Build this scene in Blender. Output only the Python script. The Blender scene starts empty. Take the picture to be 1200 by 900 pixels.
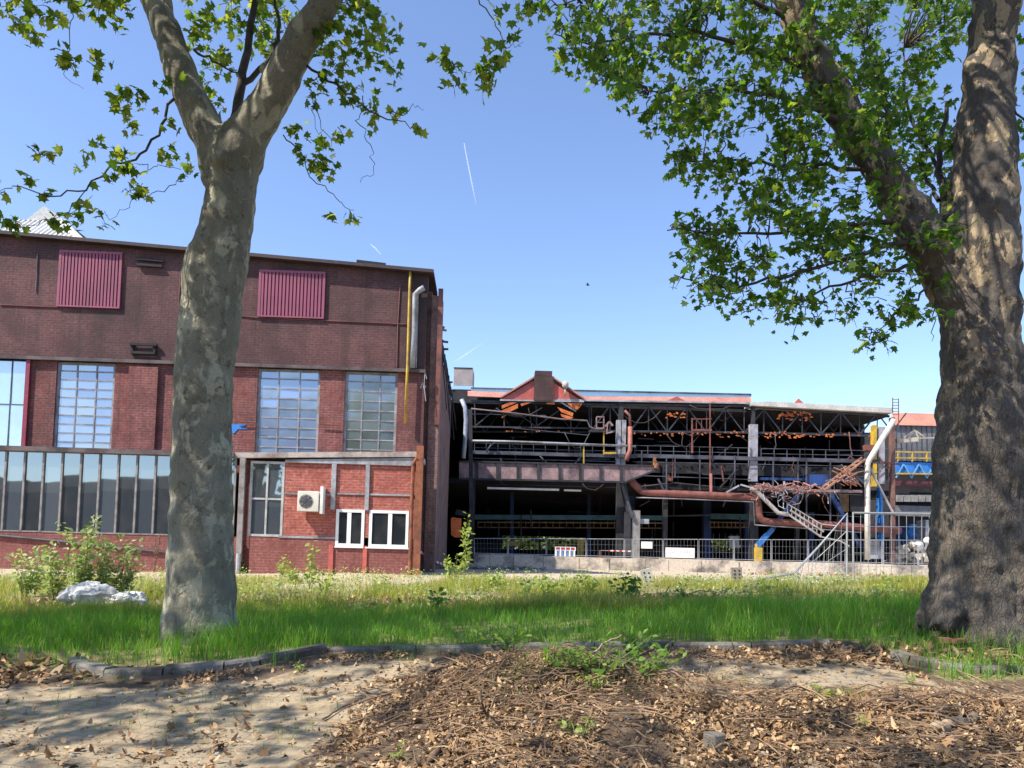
import bpy, math, random
import numpy as np
from mathutils import Vector, Matrix, noise as mnoise
random.seed(7); rng = np.random.default_rng(7)
R = math.radians
SC = bpy.context.scene
COL = SC.collection

# ------------------------------------------------------------------ camera
FPX, PITCH, ROLL, EYE = 900.0, R(3.2), 0.025, 1.5
cam_d = bpy.data.cameras.new('camera'); cam = bpy.data.objects.new('camera', cam_d); COL.objects.link(cam)
cam_d.sensor_width = 36; cam_d.lens = 36 * FPX / 1200; cam_d.shift_y = 145 / 1200
cam_d.clip_start = 0.05; cam_d.clip_end = 20000
CR = Matrix.Rotation(math.pi/2 + PITCH, 3, 'X') @ Matrix.Rotation(ROLL, 3, 'Z')
cam.matrix_world = Matrix.Translation((0, 0, EYE)) @ CR.to_4x4()
SC.camera = cam
CAM = Vector((0, 0, EYE)); CRI = CR.transposed()

# ------------------------------------------------------------------ sky, sun, exposure
SUN_EL = R(49); SUN_TO = Vector((-0.86, -0.51, 0)).normalized() * math.cos(SUN_EL) + Vector((0, 0, math.sin(SUN_EL)))
w = bpy.data.worlds.new('World'); SC.world = w; w.use_nodes = True
nt = w.node_tree; bgn = nt.nodes['Background']
sky = nt.nodes.new('ShaderNodeTexSky'); sky.sky_type = 'NISHITA'; sky.sun_disc = False
sky.sun_elevation = SUN_EL; sky.sun_rotation = math.atan2(SUN_TO.x, SUN_TO.y)
sky.air_density = 0.9; sky.dust_density = 0.45; sky.ozone_density = 2.2; sky.altitude = 0
hsv = nt.nodes.new('ShaderNodeHueSaturation'); hsv.inputs['Saturation'].default_value = 1.03; hsv.inputs['Value'].default_value = 1.16; hsv.inputs['Hue'].default_value = 0.506
nt.links.new(sky.outputs[0], hsv.inputs['Color']); nt.links.new(hsv.outputs[0], bgn.inputs[0]); bgn.inputs[1].default_value = 0.15
sun_d = bpy.data.lights.new('sun', 'SUN'); sun_d.energy = 5.0; sun_d.angle = R(0.53); sun_d.color = (1.0, 0.93, 0.82)
sun = bpy.data.objects.new('sun', sun_d); COL.objects.link(sun)
sun.rotation_euler = SUN_TO.to_track_quat('Z', 'Y').to_euler()
vs = SC.view_settings; vs.view_transform = 'Standard'; vs.look = 'None'; vs.gamma = 1; vs.exposure = 0.75
vs.use_curve_mapping = False
SC.cycles.use_denoising = True
SC.cycles.max_bounces = 6; SC.cycles.diffuse_bounces = 3; SC.cycles.transparent_max_bounces = 6
SC.cycles.sample_clamp_indirect = 4

# ------------------------------------------------------------------ helpers
def ray(px, py): return CR @ Vector(((px-600)/FPX, (595-py)/FPX, -1))
def at(px, py, y):                       # point of the photograph's ray at world depth y
    d = ray(px, py); return CAM + d * (y / d.y)
def proj(p):
    c = CRI @ (Vector(p) - CAM)
    if c.z > -0.05: return (-9999, -9999)
    return (600 + FPX*c.x/-c.z, 595 - FPX*c.y/-c.z)

def G(x, y):                             # height of the ground
    x = np.asarray(x, float); y = np.asarray(y, float)
    z = np.interp(y, [0,5,6.5,8,9.2,11,20,30,45,58,62,100], [-.02,0,.06,.17,.36,.41,.6,.56,.36,.2,.2,.2])
    t = np.interp(y, [0,8,12,30,60], [.03,.04,.04,.012,0])
    z = z + t*np.clip(x, -15, 15)
    z = z + .37*np.exp(-((x-.35)/1.05)**2-((y-7.25)/.6)**2) + .17*np.exp(-((x-1.3)/1.6)**2-((y-6.4)/.8)**2) + .13*np.exp(-((x-3.6)/1.2)**2-((y-6.3)/.6)**2)
    near = np.exp(-((y-7)/6)**2)
    z = z + near*(.018*np.sin(x*3.1+y*1.7)*np.sin(y*2.6-x*.8) + .010*np.sin(x*7.3-y*3)*np.sin(y*6.1+x*2.2))
    z = z + .03*np.sin(x*.9+1)*np.sin(y*.7)*np.clip((y-9)/4, 0, 1)*np.clip((70-y)/20, 0, 1)
    return z
def g1(x, y): return float(G(x, y))
def ground_at(px, py):                   # where the photograph's ray meets the ground
    d = ray(px, py); lo = None
    for i in range(4, 900):
        y = i*0.1; p = CAM + d*(y/d.y)
        if p.z <= g1(p.x, p.y): return p
    return CAM + d*(60/d.y)

def tag(o, label=None, cat=None, group=None, kind=None):
    if label: o['label'] = label
    if cat: o['category'] = cat
    if group: o['group'] = group
    if kind: o['kind'] = kind
    return o
def empty(name, loc=(0,0,0), rz=0, **k):
    o = bpy.data.objects.new(name, None); COL.objects.link(o); o.location = loc; o.rotation_euler = (0,0,rz)
    o.empty_display_size = .2
    return tag(o, **k)

class MB:
    def __init__(s): s.v = []; s.f = []
    def add(s, vs, fs):
        b = len(s.v); s.v += [tuple(v) for v in vs]; s.f += [tuple(b+i for i in f) for f in fs]; return s
    def box(s, c0, c1):
        x0,y0,z0 = [min(a,b) for a,b in zip(c0,c1)]; x1,y1,z1 = [max(a,b) for a,b in zip(c0,c1)]
        return s.add([(x0,y0,z0),(x1,y0,z0),(x1,y1,z0),(x0,y1,z0),(x0,y0,z1),(x1,y0,z1),(x1,y1,z1),(x0,y1,z1)],
                     [(0,3,2,1),(4,5,6,7),(0,1,5,4),(1,2,6,5),(2,3,7,6),(3,0,4,7)])
    def bar(s, p, q, a, b=None, up=None):
        b = a if b is None else b; p = Vector(p); q = Vector(q); d = (q-p).normalized()
        up = Vector(up) if up else (Vector((0,0,1)) if abs(d.z) < .9 else Vector((0,1,0)))
        x = d.cross(up).normalized()*a/2; y = x.cross(d).normalized()*b/2
        vs = [p-x-y,p+x-y,p+x+y,p-x+y,q-x-y,q+x-y,q+x+y,q-x+y]
        return s.add(vs, [(0,3,2,1),(4,5,6,7),(0,1,5,4),(1,2,6,5),(2,3,7,6),(3,0,4,7)])
    def path(s, pts, a, b=None):
        for p, q in zip(pts, pts[1:]): s.bar(p, q, a, b)
        return s
    def tube(s, pts, rad, n=6, cap=True):
        pts = [Vector(p) for p in pts]; m = len(pts)
        rad = [rad]*m if not hasattr(rad, '__len__') else list(rad)
        ref = Vector((0.13,0.91,0.23)); vs = []; fs = []
        for i in range(m):
            t = (pts[min(i+1,m-1)]-pts[max(i-1,0)])
            t = t.normalized() if t.length > 1e-9 else Vector((0,0,1))
            x = (ref - t*ref.dot(t))
            if x.length < 1e-3: x = Vector((1,0,0)) - t*t.x
            x.normalize(); ref = x.copy(); y = t.cross(x)
            for k in range(n):
                a = 2*math.pi*k/n; vs.append(pts[i] + (x*math.cos(a)+y*math.sin(a))*rad[i])
        for i in range(m-1):
            for k in range(n):
                k2 = (k+1)%n; fs.append((i*n+k, i*n+k2, (i+1)*n+k2, (i+1)*n+k))
        if cap: fs += [tuple(range(n))[::-1], tuple((m-1)*n+k for k in range(n))]
        return s.add(vs, fs)
    def prism(s, poly, d):               # flat polygon extruded by vector d
        n = len(poly); d = Vector(d); vs = [Vector(p) for p in poly] + [Vector(p)+d for p in poly]
        return s.add(vs, [tuple(range(n))[::-1], tuple(range(n,2*n))] + [(i,(i+1)%n,n+(i+1)%n,n+i) for i in range(n)])
    def build(s, name, mat, parent=None, off=None, smooth=False, bevel=0):
        me = bpy.data.meshes.new(name)
        vs = s.v if off is None else [tuple(Vector(v)-Vector(off)) for v in s.v]
        me.from_pydata(vs, [], s.f); me.materials.append(mat)
        if smooth: me.shade_smooth()
        o = bpy.data.objects.new(name, me); COL.objects.link(o)
        if bevel:
            b = o.modifiers.new('bevel', 'BEVEL'); b.width = bevel; b.segments = 2; b.limit_method = 'ANGLE'
        if parent: o.parent = parent
        elif off is not None: o.location = off
        return o

def np_mesh(name, verts, faces, mat, parent=None, off=None, smooth=False):
    verts = np.asarray(verts, np.float32)
    if off is not None: verts = verts - np.array(off, np.float32)
    faces = np.asarray(faces, np.int32); k = faces.shape[1]
    me = bpy.data.meshes.new(name)
    me.vertices.add(len(verts)); me.vertices.foreach_set('co', verts.ravel())
    me.loops.add(faces.size); me.loops.foreach_set('vertex_index', faces.ravel())
    me.polygons.add(len(faces)); me.polygons.foreach_set('loop_start', np.arange(0, faces.size, k, dtype=np.int32))
    me.polygons.foreach_set('loop_total', np.full(len(faces), k, np.int32))
    me.update(calc_edges=True); me.validate(); me.materials.append(mat)
    if smooth: me.shade_smooth()
    o = bpy.data.objects.new(name, me); COL.objects.link(o)
    if parent: o.parent = parent
    elif off is not None: o.location = off
    return o

# ------------------------------------------------------------------ materials
def nodes(name):
    m = bpy.data.materials.new(name); m.use_nodes = True; t = m.node_tree
    return m, t, t.nodes['Principled BSDF'], t.nodes.new, t.links.new
def ramp(t, stops):
    r = t.nodes.new('ShaderNodeValToRGB'); e = r.color_ramp.elements
    while len(e) < len(stops): e.new(.5)
    for el, (p, c) in zip(e, stops): el.position = p; el.color = (*c, 1) if len(c) == 3 else c
    return r
def mixc(t, f, a, b, mode='MIX'):
    n = t.nodes.new('ShaderNodeMix'); n.data_type = 'RGBA'; n.blend_type = mode
    for s, v in ((n.inputs[0], f), (n.inputs[6], a), (n.inputs[7], b)):
        if hasattr(v, 'links'): t.links.new(v, s)
        else: s.default_value = v if not isinstance(v, tuple) else (*v[:3], 1)
    return n.outputs[2]
def noise(t, vec, scale, detail=6, rough=.6, dist=0):
    n = t.nodes.new('ShaderNodeTexNoise'); n.inputs['Scale'].default_value = scale
    n.inputs['Detail'].default_value = detail; n.inputs['Roughness'].default_value = rough; n.inputs['Distortion'].default_value = dist
    if vec is not None: t.links.new(vec, n.inputs['Vector'])
    return n.outputs[0]
def objco(t): return t.nodes.new('ShaderNodeTexCoord').outputs['Object']
def mrange(t, v, a, b, c=0, d=1):
    n = t.nodes.new('ShaderNodeMapRange'); t.links.new(v, n.inputs[0])
    for i, x in enumerate((a, b, c, d)): n.inputs[i+1].default_value = x
    return n.outputs[0]
def bump(t, b, h, strength=.4, dist=.02):
    n = t.nodes.new('ShaderNodeBump'); n.inputs['Strength'].default_value = strength; n.inputs['Distance'].default_value = dist
    t.links.new(h, n.inputs['Height']); t.links.new(n.outputs[0], b.inputs['Normal'])

_cache = {}
def paint(name, c, c2=None, scale=1.5, rough=.6, metal=0, bmp=0, lo=.42, hi=.62, fine=0.25):
    if name in _cache: return _cache[name]
    m, t, b, N, L = nodes(name); co = objco(t)
    c2 = c2 or tuple(x*.55 for x in c)
    f = mrange(t, noise(t, co, scale, 8, .65), lo, hi)
    col = mixc(t, f, c, c2)
    f2 = mrange(t, noise(t, co, scale*14, 4, .7), .3, .7, 1-fine, 1+fine)
    col = mixc(t, 1.0, col, f2, 'MULTIPLY')
    L(col, b.inputs['Base Color']); b.inputs['Roughness'].default_value = rough; b.inputs['Metallic'].default_value = metal
    if bmp: bump(t, b, noise(t, co, scale*8, 8), bmp)
    _cache[name] = m; return m

def brick(name, c1, c2, mortar, soot=(0,0), bw=.30, bh=.105, soot_col=(.02,.016,.017), corner=None, sootscale=.35, streak=True):
    m, t, b, N, L = nodes(name); co = objco(t)
    sp = N('ShaderNodeSeparateXYZ'); L(co, sp.inputs[0])
    ad = N('ShaderNodeMath'); ad.operation = 'ADD'; L(sp.outputs[0], ad.inputs[0]); L(sp.outputs[1], ad.inputs[1])
    cb = N('ShaderNodeCombineXYZ'); L(ad.outputs[0], cb.inputs[0]); L(sp.outputs[2], cb.inputs[1])
    br = N('ShaderNodeTexBrick'); L(cb.outputs[0], br.inputs[0]); br.inputs['Scale'].default_value = 1
    br.inputs['Brick Width'].default_value = bw; br.inputs['Row Height'].default_value = bh
    br.inputs['Mortar Size'].default_value = .016; br.inputs['Mortar Smooth'].default_value = .3
    br.inputs['Color1'].default_value = (*c1,1); br.inputs['Color2'].default_value = (*c2,1); br.inputs['Mortar'].default_value = (*mortar,1)
    col = mixc(t, mrange(t, noise(t, co, 1.1, 7, .7), .35, .7), br.outputs[0], tuple(x*.6 for x in c1))
    v = mrange(t, noise(t, co, 9, 5, .7), .3, .7, .6, 1.4)
    col = mixc(t, 1.0, col, v, 'MULTIPLY')
    if streak:                            # water streaks running down
        mp = N('ShaderNodeMapping'); mp.inputs['Scale'].default_value = (2.2, 2.2, .13); L(co, mp.inputs[0])
        col = mixc(t, mrange(t, noise(t, mp.outputs[0], 1.0, 5, .6), .52, .75, 0, .5), col, soot_col)
    sf = mrange(t, noise(t, co, sootscale, 8, .68), soot[0], soot[1]) if soot[1] else None
    if sf is not None:
        sc_ = N('ShaderNodeMath'); sc_.operation = 'MULTIPLY'; sc_.inputs[1].default_value = .85; L(sf, sc_.inputs[0])
        col = mixc(t, sc_.outputs[0], col, soot_col)
    if corner:                            # fire soot creeping out from the burnt corner
        n2 = N('ShaderNodeMath'); n2.operation = 'MULTIPLY_ADD'; L(noise(t, co, .6, 7, .7), n2.inputs[0]); n2.inputs[1].default_value = 3.5; L(sp.outputs[0], n2.inputs[2])
        col = mixc(t, mrange(t, n2.outputs[0], corner[0]+1.7, corner[1]+1.7, 0, .9), col, soot_col)
    L(col, b.inputs['Base Color']); b.inputs['Roughness'].default_value = .9
    bump(t, b, br.outputs['Fac'], -.5, .012)
    return m

def glass(name, base, refl, rough=.04, wob=.06, tint=(1,1,1), varied=.5):
    m, t, b, N, L = nodes(name); co = objco(t)
    geo = N('ShaderNodeNewGeometry')
    v = mrange(t, geo.outputs['Random Per Island'], 0, 1, 1-varied, 1+varied)
    d = N('ShaderNodeBsdfDiffuse'); gl = N('ShaderNodeBsdfGlossy'); gl.inputs['Roughness'].default_value = rough
    gl.inputs['Color'].default_value = (*tint,1)
    col = mixc(t, 1.0, base, v, 'MULTIPLY')
    col = mixc(t, mrange(t, noise(t, co, 1.3, 6), .45, .75, 0, .4), col, (.12,.11,.10))
    L(col, d.inputs[0])
    mx = N('ShaderNodeMixShader'); mx.inputs[0].default_value = refl; L(d.outputs[0], mx.inputs[1]); L(gl.outputs[0], mx.inputs[2])
    bp = N('ShaderNodeBump'); bp.inputs['Strength'].default_value = wob; bp.inputs['Distance'].default_value = .05
    L(noise(t, co, .8, 2), bp.inputs['Height']); L(bp.outputs[0], gl.inputs['Normal'])
    L(mx.outputs[0], t.nodes['Material Output'].inputs[0]); return m

def leafmat(name, stops, trans, tmix=.5, rough=.5, back=None):
    m, t, b, N, L = nodes(name)
    geo = N('ShaderNodeNewGeometry'); r = ramp(t, stops); L(geo.outputs['Random Per Island'], r.inputs[0])
    r2 = ramp(t, trans); L(geo.outputs['Random Per Island'], r2.inputs[0])
    L(r.outputs[0], b.inputs['Base Color']); b.inputs['Roughness'].default_value = rough
    b.inputs['Specular IOR Level'].default_value = .35
    tr = N('ShaderNodeBsdfTranslucent'); L(r2.outputs[0], tr.inputs[0])
    mx = N('ShaderNodeMixShader'); mx.inputs[0].default_value = tmix; L(b.outputs[0], mx.inputs[1]); L(tr.outputs[0], mx.inputs[2])
    L(mx.outputs[0], t.nodes['Material Output'].inputs[0]); return m

def barkmat(name, dark, mid, pale, patch=(.5,.58), rough_bark=.6, scale=3.0, pz=None, crack=None):
    m, t, b, N, L = nodes(name); co = objco(t)
    mp = N('ShaderNodeMapping'); mp.inputs['Scale'].default_value = (1,1,.55); L(co, mp.inputs[0]); c = mp.outputs[0]
    col = mixc(t, mrange(t, noise(t, c, scale, 8, .65), .38, .64), dark, mid)
    pf = mrange(t, noise(t, c, scale*1.1+.7, 9, .62, .6), patch[0], patch[1])
    if pz:
        sp = N('ShaderNodeSeparateXYZ'); L(co, sp.inputs[0])
        ml = N('ShaderNodeMath'); ml.operation = 'MULTIPLY'; L(pf, ml.inputs[0]); L(mrange(t, sp.outputs[2], pz[0], pz[1], .12, 1), ml.inputs[1]); pf = ml.outputs[0]
    col = mixc(t, pf, col, pale)
    col = mixc(t, mrange(t, noise(t, co, 1.7, 7, .7), .58, .72, 0, .75), col, tuple(x*.5 for x in dark))
    col = mixc(t, 1.0, col, mrange(t, noise(t, co, 45, 4, .8), .25, .75, .7, 1.3), 'MULTIPLY')
    crk = None
    if crack:
        m2 = N('ShaderNodeMapping'); m2.inputs['Scale'].default_value = crack; L(co, m2.inputs[0])
        ds = N('ShaderNodeMixRGB') if False else N('ShaderNodeVectorMath'); ds.operation = 'MULTIPLY_ADD'; nz_ = N('ShaderNodeTexNoise'); nz_.inputs['Scale'].default_value = 6; nz_.inputs['Detail'].default_value = 4; L(co, nz_.inputs['Vector'])
        L(nz_.outputs['Color'], ds.inputs[0]); ds.inputs[1].default_value = (2.6,2.6,2.6); L(m2.outputs[0], ds.inputs[2])
        vo = N('ShaderNodeTexVoronoi'); vo.feature = 'DISTANCE_TO_EDGE'; vo.inputs['Scale'].default_value = 1; L(ds.outputs[0], vo.inputs['Vector'])
        crk = mrange(t, vo.outputs['Distance'], 0, .12, .6, 1)
        sz_ = N('ShaderNodeSeparateXYZ'); L(co, sz_.inputs[0]); cm = N('ShaderNodeMath'); cm.operation = 'MAXIMUM'; L(crk, cm.inputs[0]); L(mrange(t, sz_.outputs[2], 1.6, 3.6, .25, .92), cm.inputs[1]); crk = cm.outputs[0]
        col = mixc(t, crk, tuple(x*.42 for x in dark), col)
    sp2 = mrange(t, noise(t, co, 6.5, 6, .75), .575, .63, 0, .8); col = mixc(t, sp2, col, (dark[0]*.62, dark[1]*.45, dark[2]*.38))
    L(col, b.inputs['Base Color']); b.inputs['Roughness'].default_value = .9
    h = N('ShaderNodeMath'); h.operation = 'MULTIPLY_ADD'; L(noise(t, c, 14, 10, .7), h.inputs[0]); h.inputs[1].default_value = 1.2; 
    mu = N('ShaderNodeMath'); mu.operation = 'MULTIPLY'; L(pf, mu.inputs[0]); mu.inputs[1].default_value = -.5; L(mu.outputs[0], h.inputs[2])
    hv = h.outputs[0]
    if crk is not None:
        h2 = N('ShaderNodeMath'); h2.operation = 'MULTIPLY_ADD'; L(crk, h2.inputs[0]); h2.inputs[1].default_value = .6; L(hv, h2.inputs[2]); hv = h2.outputs[0]
    bump(t, b, hv, rough_bark, .045); return m

M_steel_dark = paint('sooty steel', (.030,.031,.038), (.012,.011,.012), 1.2, .75)
M_steel_mid = paint('weathered steel', (.085,.09,.115), (.022,.022,.03), .8, .6)
M_steel_pale = paint('pale grey steel', (.34,.35,.38), (.16,.155,.16), .7, .6)
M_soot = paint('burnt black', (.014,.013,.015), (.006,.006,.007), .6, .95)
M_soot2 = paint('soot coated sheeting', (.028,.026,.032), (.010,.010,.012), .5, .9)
M_rust = paint('rust red pipe', (.21,.07,.055), (.095,.036,.03), 1.6, .7, bmp=.2)
M_rust_orange = paint('orange rust', (.27,.09,.042), (.12,.045,.026), 2.5, .8, bmp=.3)
M_pink = paint('faded pink steel', (.33,.215,.21), (.095,.065,.075), .9, .7, lo=.38, hi=.64)
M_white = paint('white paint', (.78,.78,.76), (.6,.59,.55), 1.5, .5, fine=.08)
M_plastic = paint('white plastic frame', (.8,.81,.82), (.72,.72,.7), 1.5, .35, fine=.05)
M_conc = paint('pale concrete', (.44,.39,.32), (.29,.25,.21), .7, .9, bmp=.5)
M_conc_grey = paint('grey concrete', (.27,.26,.245), (.17,.16,.15), 1.6, .9, bmp=.5)
M_kerb = paint('mossy kerb concrete', (.19,.175,.15), (.07,.06,.045), 2.2, .95, bmp=1.0)
M_blue = paint('bright blue paint', (.035,.20,.56), (.02,.11,.33), .9, .5)
M_blue_dk = paint('dark blue paint', (.02,.06,.21), (.012,.025,.075), .6, .6)
M_yellow = paint('yellow paint', (.55,.36,.03), (.34,.22,.035), 1.6, .55)
M_red_clad = paint('red corrugated cladding', (.50,.105,.08), (.34,.075,.062), .6, .6)
M_red_roof = paint('red brown roof sheet', (.46,.20,.15), (.30,.12,.095), .5, .7)
M_louvre = paint('plum louvre paint', (.26,.058,.105), (.21,.05,.088), .8, .55, fine=.1)
M_ledge = paint('weathered ledge', (.13,.10,.10), (.05,.038,.04), 1.2, .85)
M_eave = paint('dark eaves sheet', (.045,.025,.03), (.02,.013,.016), 1, .7)
M_galv = paint('galvanised steel', (.52,.53,.54), (.38,.385,.39), 3, .4, .6, fine=.12)
M_wood_dk = paint('dead wood', (.15,.10,.065), (.07,.045,.03), 5, .9, bmp=.5)
M_wood_pale = paint('bleached dead wood', (.33,.25,.17), (.20,.14,.09), 5, .9, bmp=.5)

# ------------------------------------------------------------------ ground, sky ridge
def zone_mat():
    m, t, b, N, L = nodes('ground soil, path and meadow'); g = N('ShaderNodeNewGeometry'); co = g.outputs['Position']
    def attr(n):
        a = N('ShaderNodeAttribute'); a.attribute_name = n; return a.outputs['Fac']
    n1 = noise(t, co, 1.6, 8, .65); n2 = noise(t, co, 9, 6, .7); n3 = noise(t, co, 55, 4, .8)
    soil = mixc(t, mrange(t, n2, .3, .7), (.10,.065,.038), (.23,.155,.09))
    soil = mixc(t, mrange(t, n3, .35, .7), soil, (.055,.035,.025))
    # sandy concrete pavers
    mp = N('ShaderNodeMapping'); mp.inputs['Rotation'].default_value = (0,0,R(14)); L(co, mp.inputs[0])
    br = N('ShaderNodeTexBrick'); L(mp.outputs[0], br.inputs[0]); br.inputs['Scale'].default_value = 1
    br.inputs['Brick Width'].default_value = .24; br.inputs['Row Height'].default_value = .16; br.inputs['Mortar Size'].default_value = .012
    br.inputs['Mortar Smooth'].default_value = .5
    br.inputs['Color1'].default_value = (.37,.295,.195,1); br.inputs['Color2'].default_value = (.31,.25,.17,1); br.inputs['Mortar'].default_value = (.15,.12,.075,1)
    pav = mixc(t, mrange(t, n1, .42, .62, .15, .9), br.outputs[0], (.42,.325,.20))
    pav = mixc(t, mrange(t, n3, .4, .75, 0, .6), pav, (.24,.19,.135))
    pav = mixc(t, mrange(t, noise(t, co, 3.2, 7, .72), .49, .63, 0, .9), pav, (.15,.105,.06))
    pav = mixc(t, mrange(t, noise(t, co, 4.5, 7, .75), .6, .7, 0, .6), pav, (.10,.12,.035))
    grs = mixc(t, mrange(t, n2, .35, .65), (.14,.14,.04), (.27,.22,.11))
    grv = mixc(t, mrange(t, n2, .35, .68), (.50,.41,.30), (.36,.28,.20))
    grv = mixc(t, mrange(t, n3, .45, .7, 0, .7), grv, (.50,.43,.34))
    grv = mixc(t, mrange(t, n1, .56, .68, 0, .7), grv, (.20,.19,.07))
    def edge(a):
        s = N('ShaderNodeMath'); s.operation = 'MULTIPLY_ADD'; L(n2, s.inputs[0]); s.inputs[1].default_value = .7; L(a, s.inputs[2])
        return mrange(t, s.outputs[0], .75, .95)
    col = mixc(t, edge(attr('path')), soil, pav)
    col = mixc(t, edge(attr('meadow')), col, grs)
    col = mixc(t, edge(attr('gravel')), col, grv)
    L(col, b.inputs['Base Color']); b.inputs['Roughness'].default_value = .95
    hh = N('ShaderNodeMath'); hh.operation = 'MULTIPLY_ADD'; L(n3, hh.inputs[0]); hh.inputs[1].default_value = .5; L(n2, hh.inputs[2])
    bump(t, b, hh.outputs[0], .7, .03); return m
xs = np.concatenate([[-3000,-800,-300,-120,-60,-40,-28,-20,-15,-12], np.arange(-10,12.01,.1), [14,17,21,28,40,60,120,300,800,3000]])
ys = np.concatenate([[-3000,-800,-200,-60,-20,-8,-3,0,1.5,2.5], np.arange(3.2,16,.1), np.arange(16,32,.5), np.arange(32,66,2), [70,80,95,120,200,400,1000,3000]])
XX, YY = np.meshgrid(xs, ys); ZZ = G(XX, YY)
nx, ny = len(xs), len(ys); idx = np.arange(nx*ny).reshape(ny, nx)
fc = np.stack([idx[:-1,:-1], idx[:-1,1:], idx[1:,1:], idx[1:,:-1]], -1).reshape(-1,4)
ground = np_mesh('ground', np.stack([XX,YY,ZZ],-1).reshape(-1,3), fc, zone_mat(), smooth=True); tag(ground, kind='structure')
PILE = [(390,930),(383,872),(430,828),(468,803),(520,782),(545,757),(600,746),(700,752),(740,778),(785,800),(805,814),(870,820),(960,812),(1010,822),(1100,816),(1230,824),(1230,930),(1000,930),(985,899),(915,897),(890,930)]
def to_px(X, Y, Z):
    P = np.stack([X, Y, Z-EYE], -1) @ np.array(CR)
    return 600-FPX*P[...,0]/P[...,2], 595+FPX*P[...,1]/P[...,2]
def in_poly(x, y, P):
    c = np.zeros(np.shape(x), bool)
    for (x1,y1),(x2,y2) in zip(P, P[1:]+P[:1]):
        with np.errstate(divide='ignore', invalid='ignore'): c ^= ((y1 > y) != (y2 > y)) & (x < (x2-x1)*(y-y1)/(y2-y1+1e-9)+x1)
    return c
def pile_at(X, Y): px, py = to_px(X, Y, G(X, Y)); return (in_poly(px, py, PILE) & (Y > 4.5) & (Y < 8.6)).astype(float)
def kerb_y(x): return np.interp(x, [-8,-2.6,-2.1,4.0,4.4,9], [8.35,8.45,9.1,9.0,7.5,7.1])
def zone(name, val):
    a = ground.data.attributes.new(name, 'FLOAT', 'POINT'); a.data.foreach_set('value', val.astype(np.float32).ravel())
wob = .25*np.sin(XX*1.3)*np.sin(YY*1.9+1)+.2*np.sin(XX*2.7+2)
ky = kerb_y(XX)
pm = pile_at(XX+.10*np.sin(YY*9+XX*5), YY+.08*np.sin(XX*8))
pth = (1-pm)*np.clip((ky-.30+.12*wob-YY)/.2, 0, 1)*(YY > 4)
zone('path', pth*.8)
zone('meadow', np.clip((YY-ky)/.3, 0, 1)*np.clip((40-YY)/8, 0, 1)*.7)
gv = np.clip((YY-18-3*np.sin(XX*.35)-2*wob)/6, 0, 1)*.72 + .22*np.exp(-((YY-15.2)/1.3)**2)
zone('gravel', gv)

# a low wooded ridge behind the camera (what the glass of the annex mirrors)
def ridge(name, y, x0, x1, h0, seed, m):
    mb = MB(); n = 60; top = []
    for i in range(n+1):
        x = x0+(x1-x0)*i/n; h = h0*(.75+.45*mnoise.noise((x*.018+seed, 0, seed)) + .16*mnoise.noise((x*.09, 3, seed)))
        top.append((x, h))
    vs = []; 
    for x, h in top: vs += [(x, y+14, -.2), (x, y+6, h*.8), (x, y, h), (x, y-30, -.2)]
    fs = [(4*i+k, 4*i+4+k, 4*i+5+k, 4*i+1+k) for i in range(n) for k in range(3)]
    o = mb.add(vs, fs).build(name, m); return o
tag(ridge('hills', -150, -260, 260, 24, 2.3, paint('dark wooded hill', (.022,.028,.018), (.012,.016,.012), .05, .95)), kind='structure')

# ------------------------------------------------------------------ frames for the buildings
class Frame:
    def __init__(s, px, py, depth, yaw):
        p = at(px, py, depth); s.o = Vector((p.x, p.y, 0)); s.yaw = yaw
        s.x = Vector((math.cos(yaw), math.sin(yaw), 0)); s.n = Vector((-math.sin(yaw), math.cos(yaw), 0))
    def hit(s, px, py, dy=0):
        d = ray(px, py); t = ((s.o + s.n*dy - CAM).dot(s.n)) / d.dot(s.n); p = CAM + d*t - s.o
        return Vector((p.dot(s.x), dy, p.z))
    def lx(s, px, py, dy=0): return s.hit(px, py, dy).x
    def lz(s, px, py, dy=0): return s.hit(px, py, dy).z
    def world(s, p): return s.o + s.x*p[0] + s.n*p[1] + Vector((0,0,p[2]))

# ================================================================== BRICK WORKS BUILDING
B = Frame(491, 660, 32, R(2.2))
brick_root = empty('brick_building', B.o, B.yaw, label='long dark plum brick works building with tall steel windows and soot stains', cat='building')
M_br_up = brick('sooty upper brick', (.155,.056,.056), (.095,.038,.041), (.155,.095,.09), soot=(.40,.70), corner=(-1.9,.9), sootscale=.28)
M_br_low = brick('red pier brick', (.25,.07,.06), (.175,.052,.048), (.24,.15,.135), soot=(.48,.78), corner=(-1.5,1.2))
M_br_side = brick('burnt side brick', (.27,.14,.115), (.17,.095,.085), (.26,.19,.17), soot=(.42,.72), sootscale=.6)
L0 = -24.0                                               # left end, far outside the frame
z_ledge = B.lz(300, 429); z_base = .2
z_eave_r = B.lz(500, 322); z_eave_l = B.lz(0, 277); sl = (z_eave_r - z_eave_l) / (0 - B.lx(0, 277))
def zeave(x): return z_eave_r + sl*x
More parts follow.
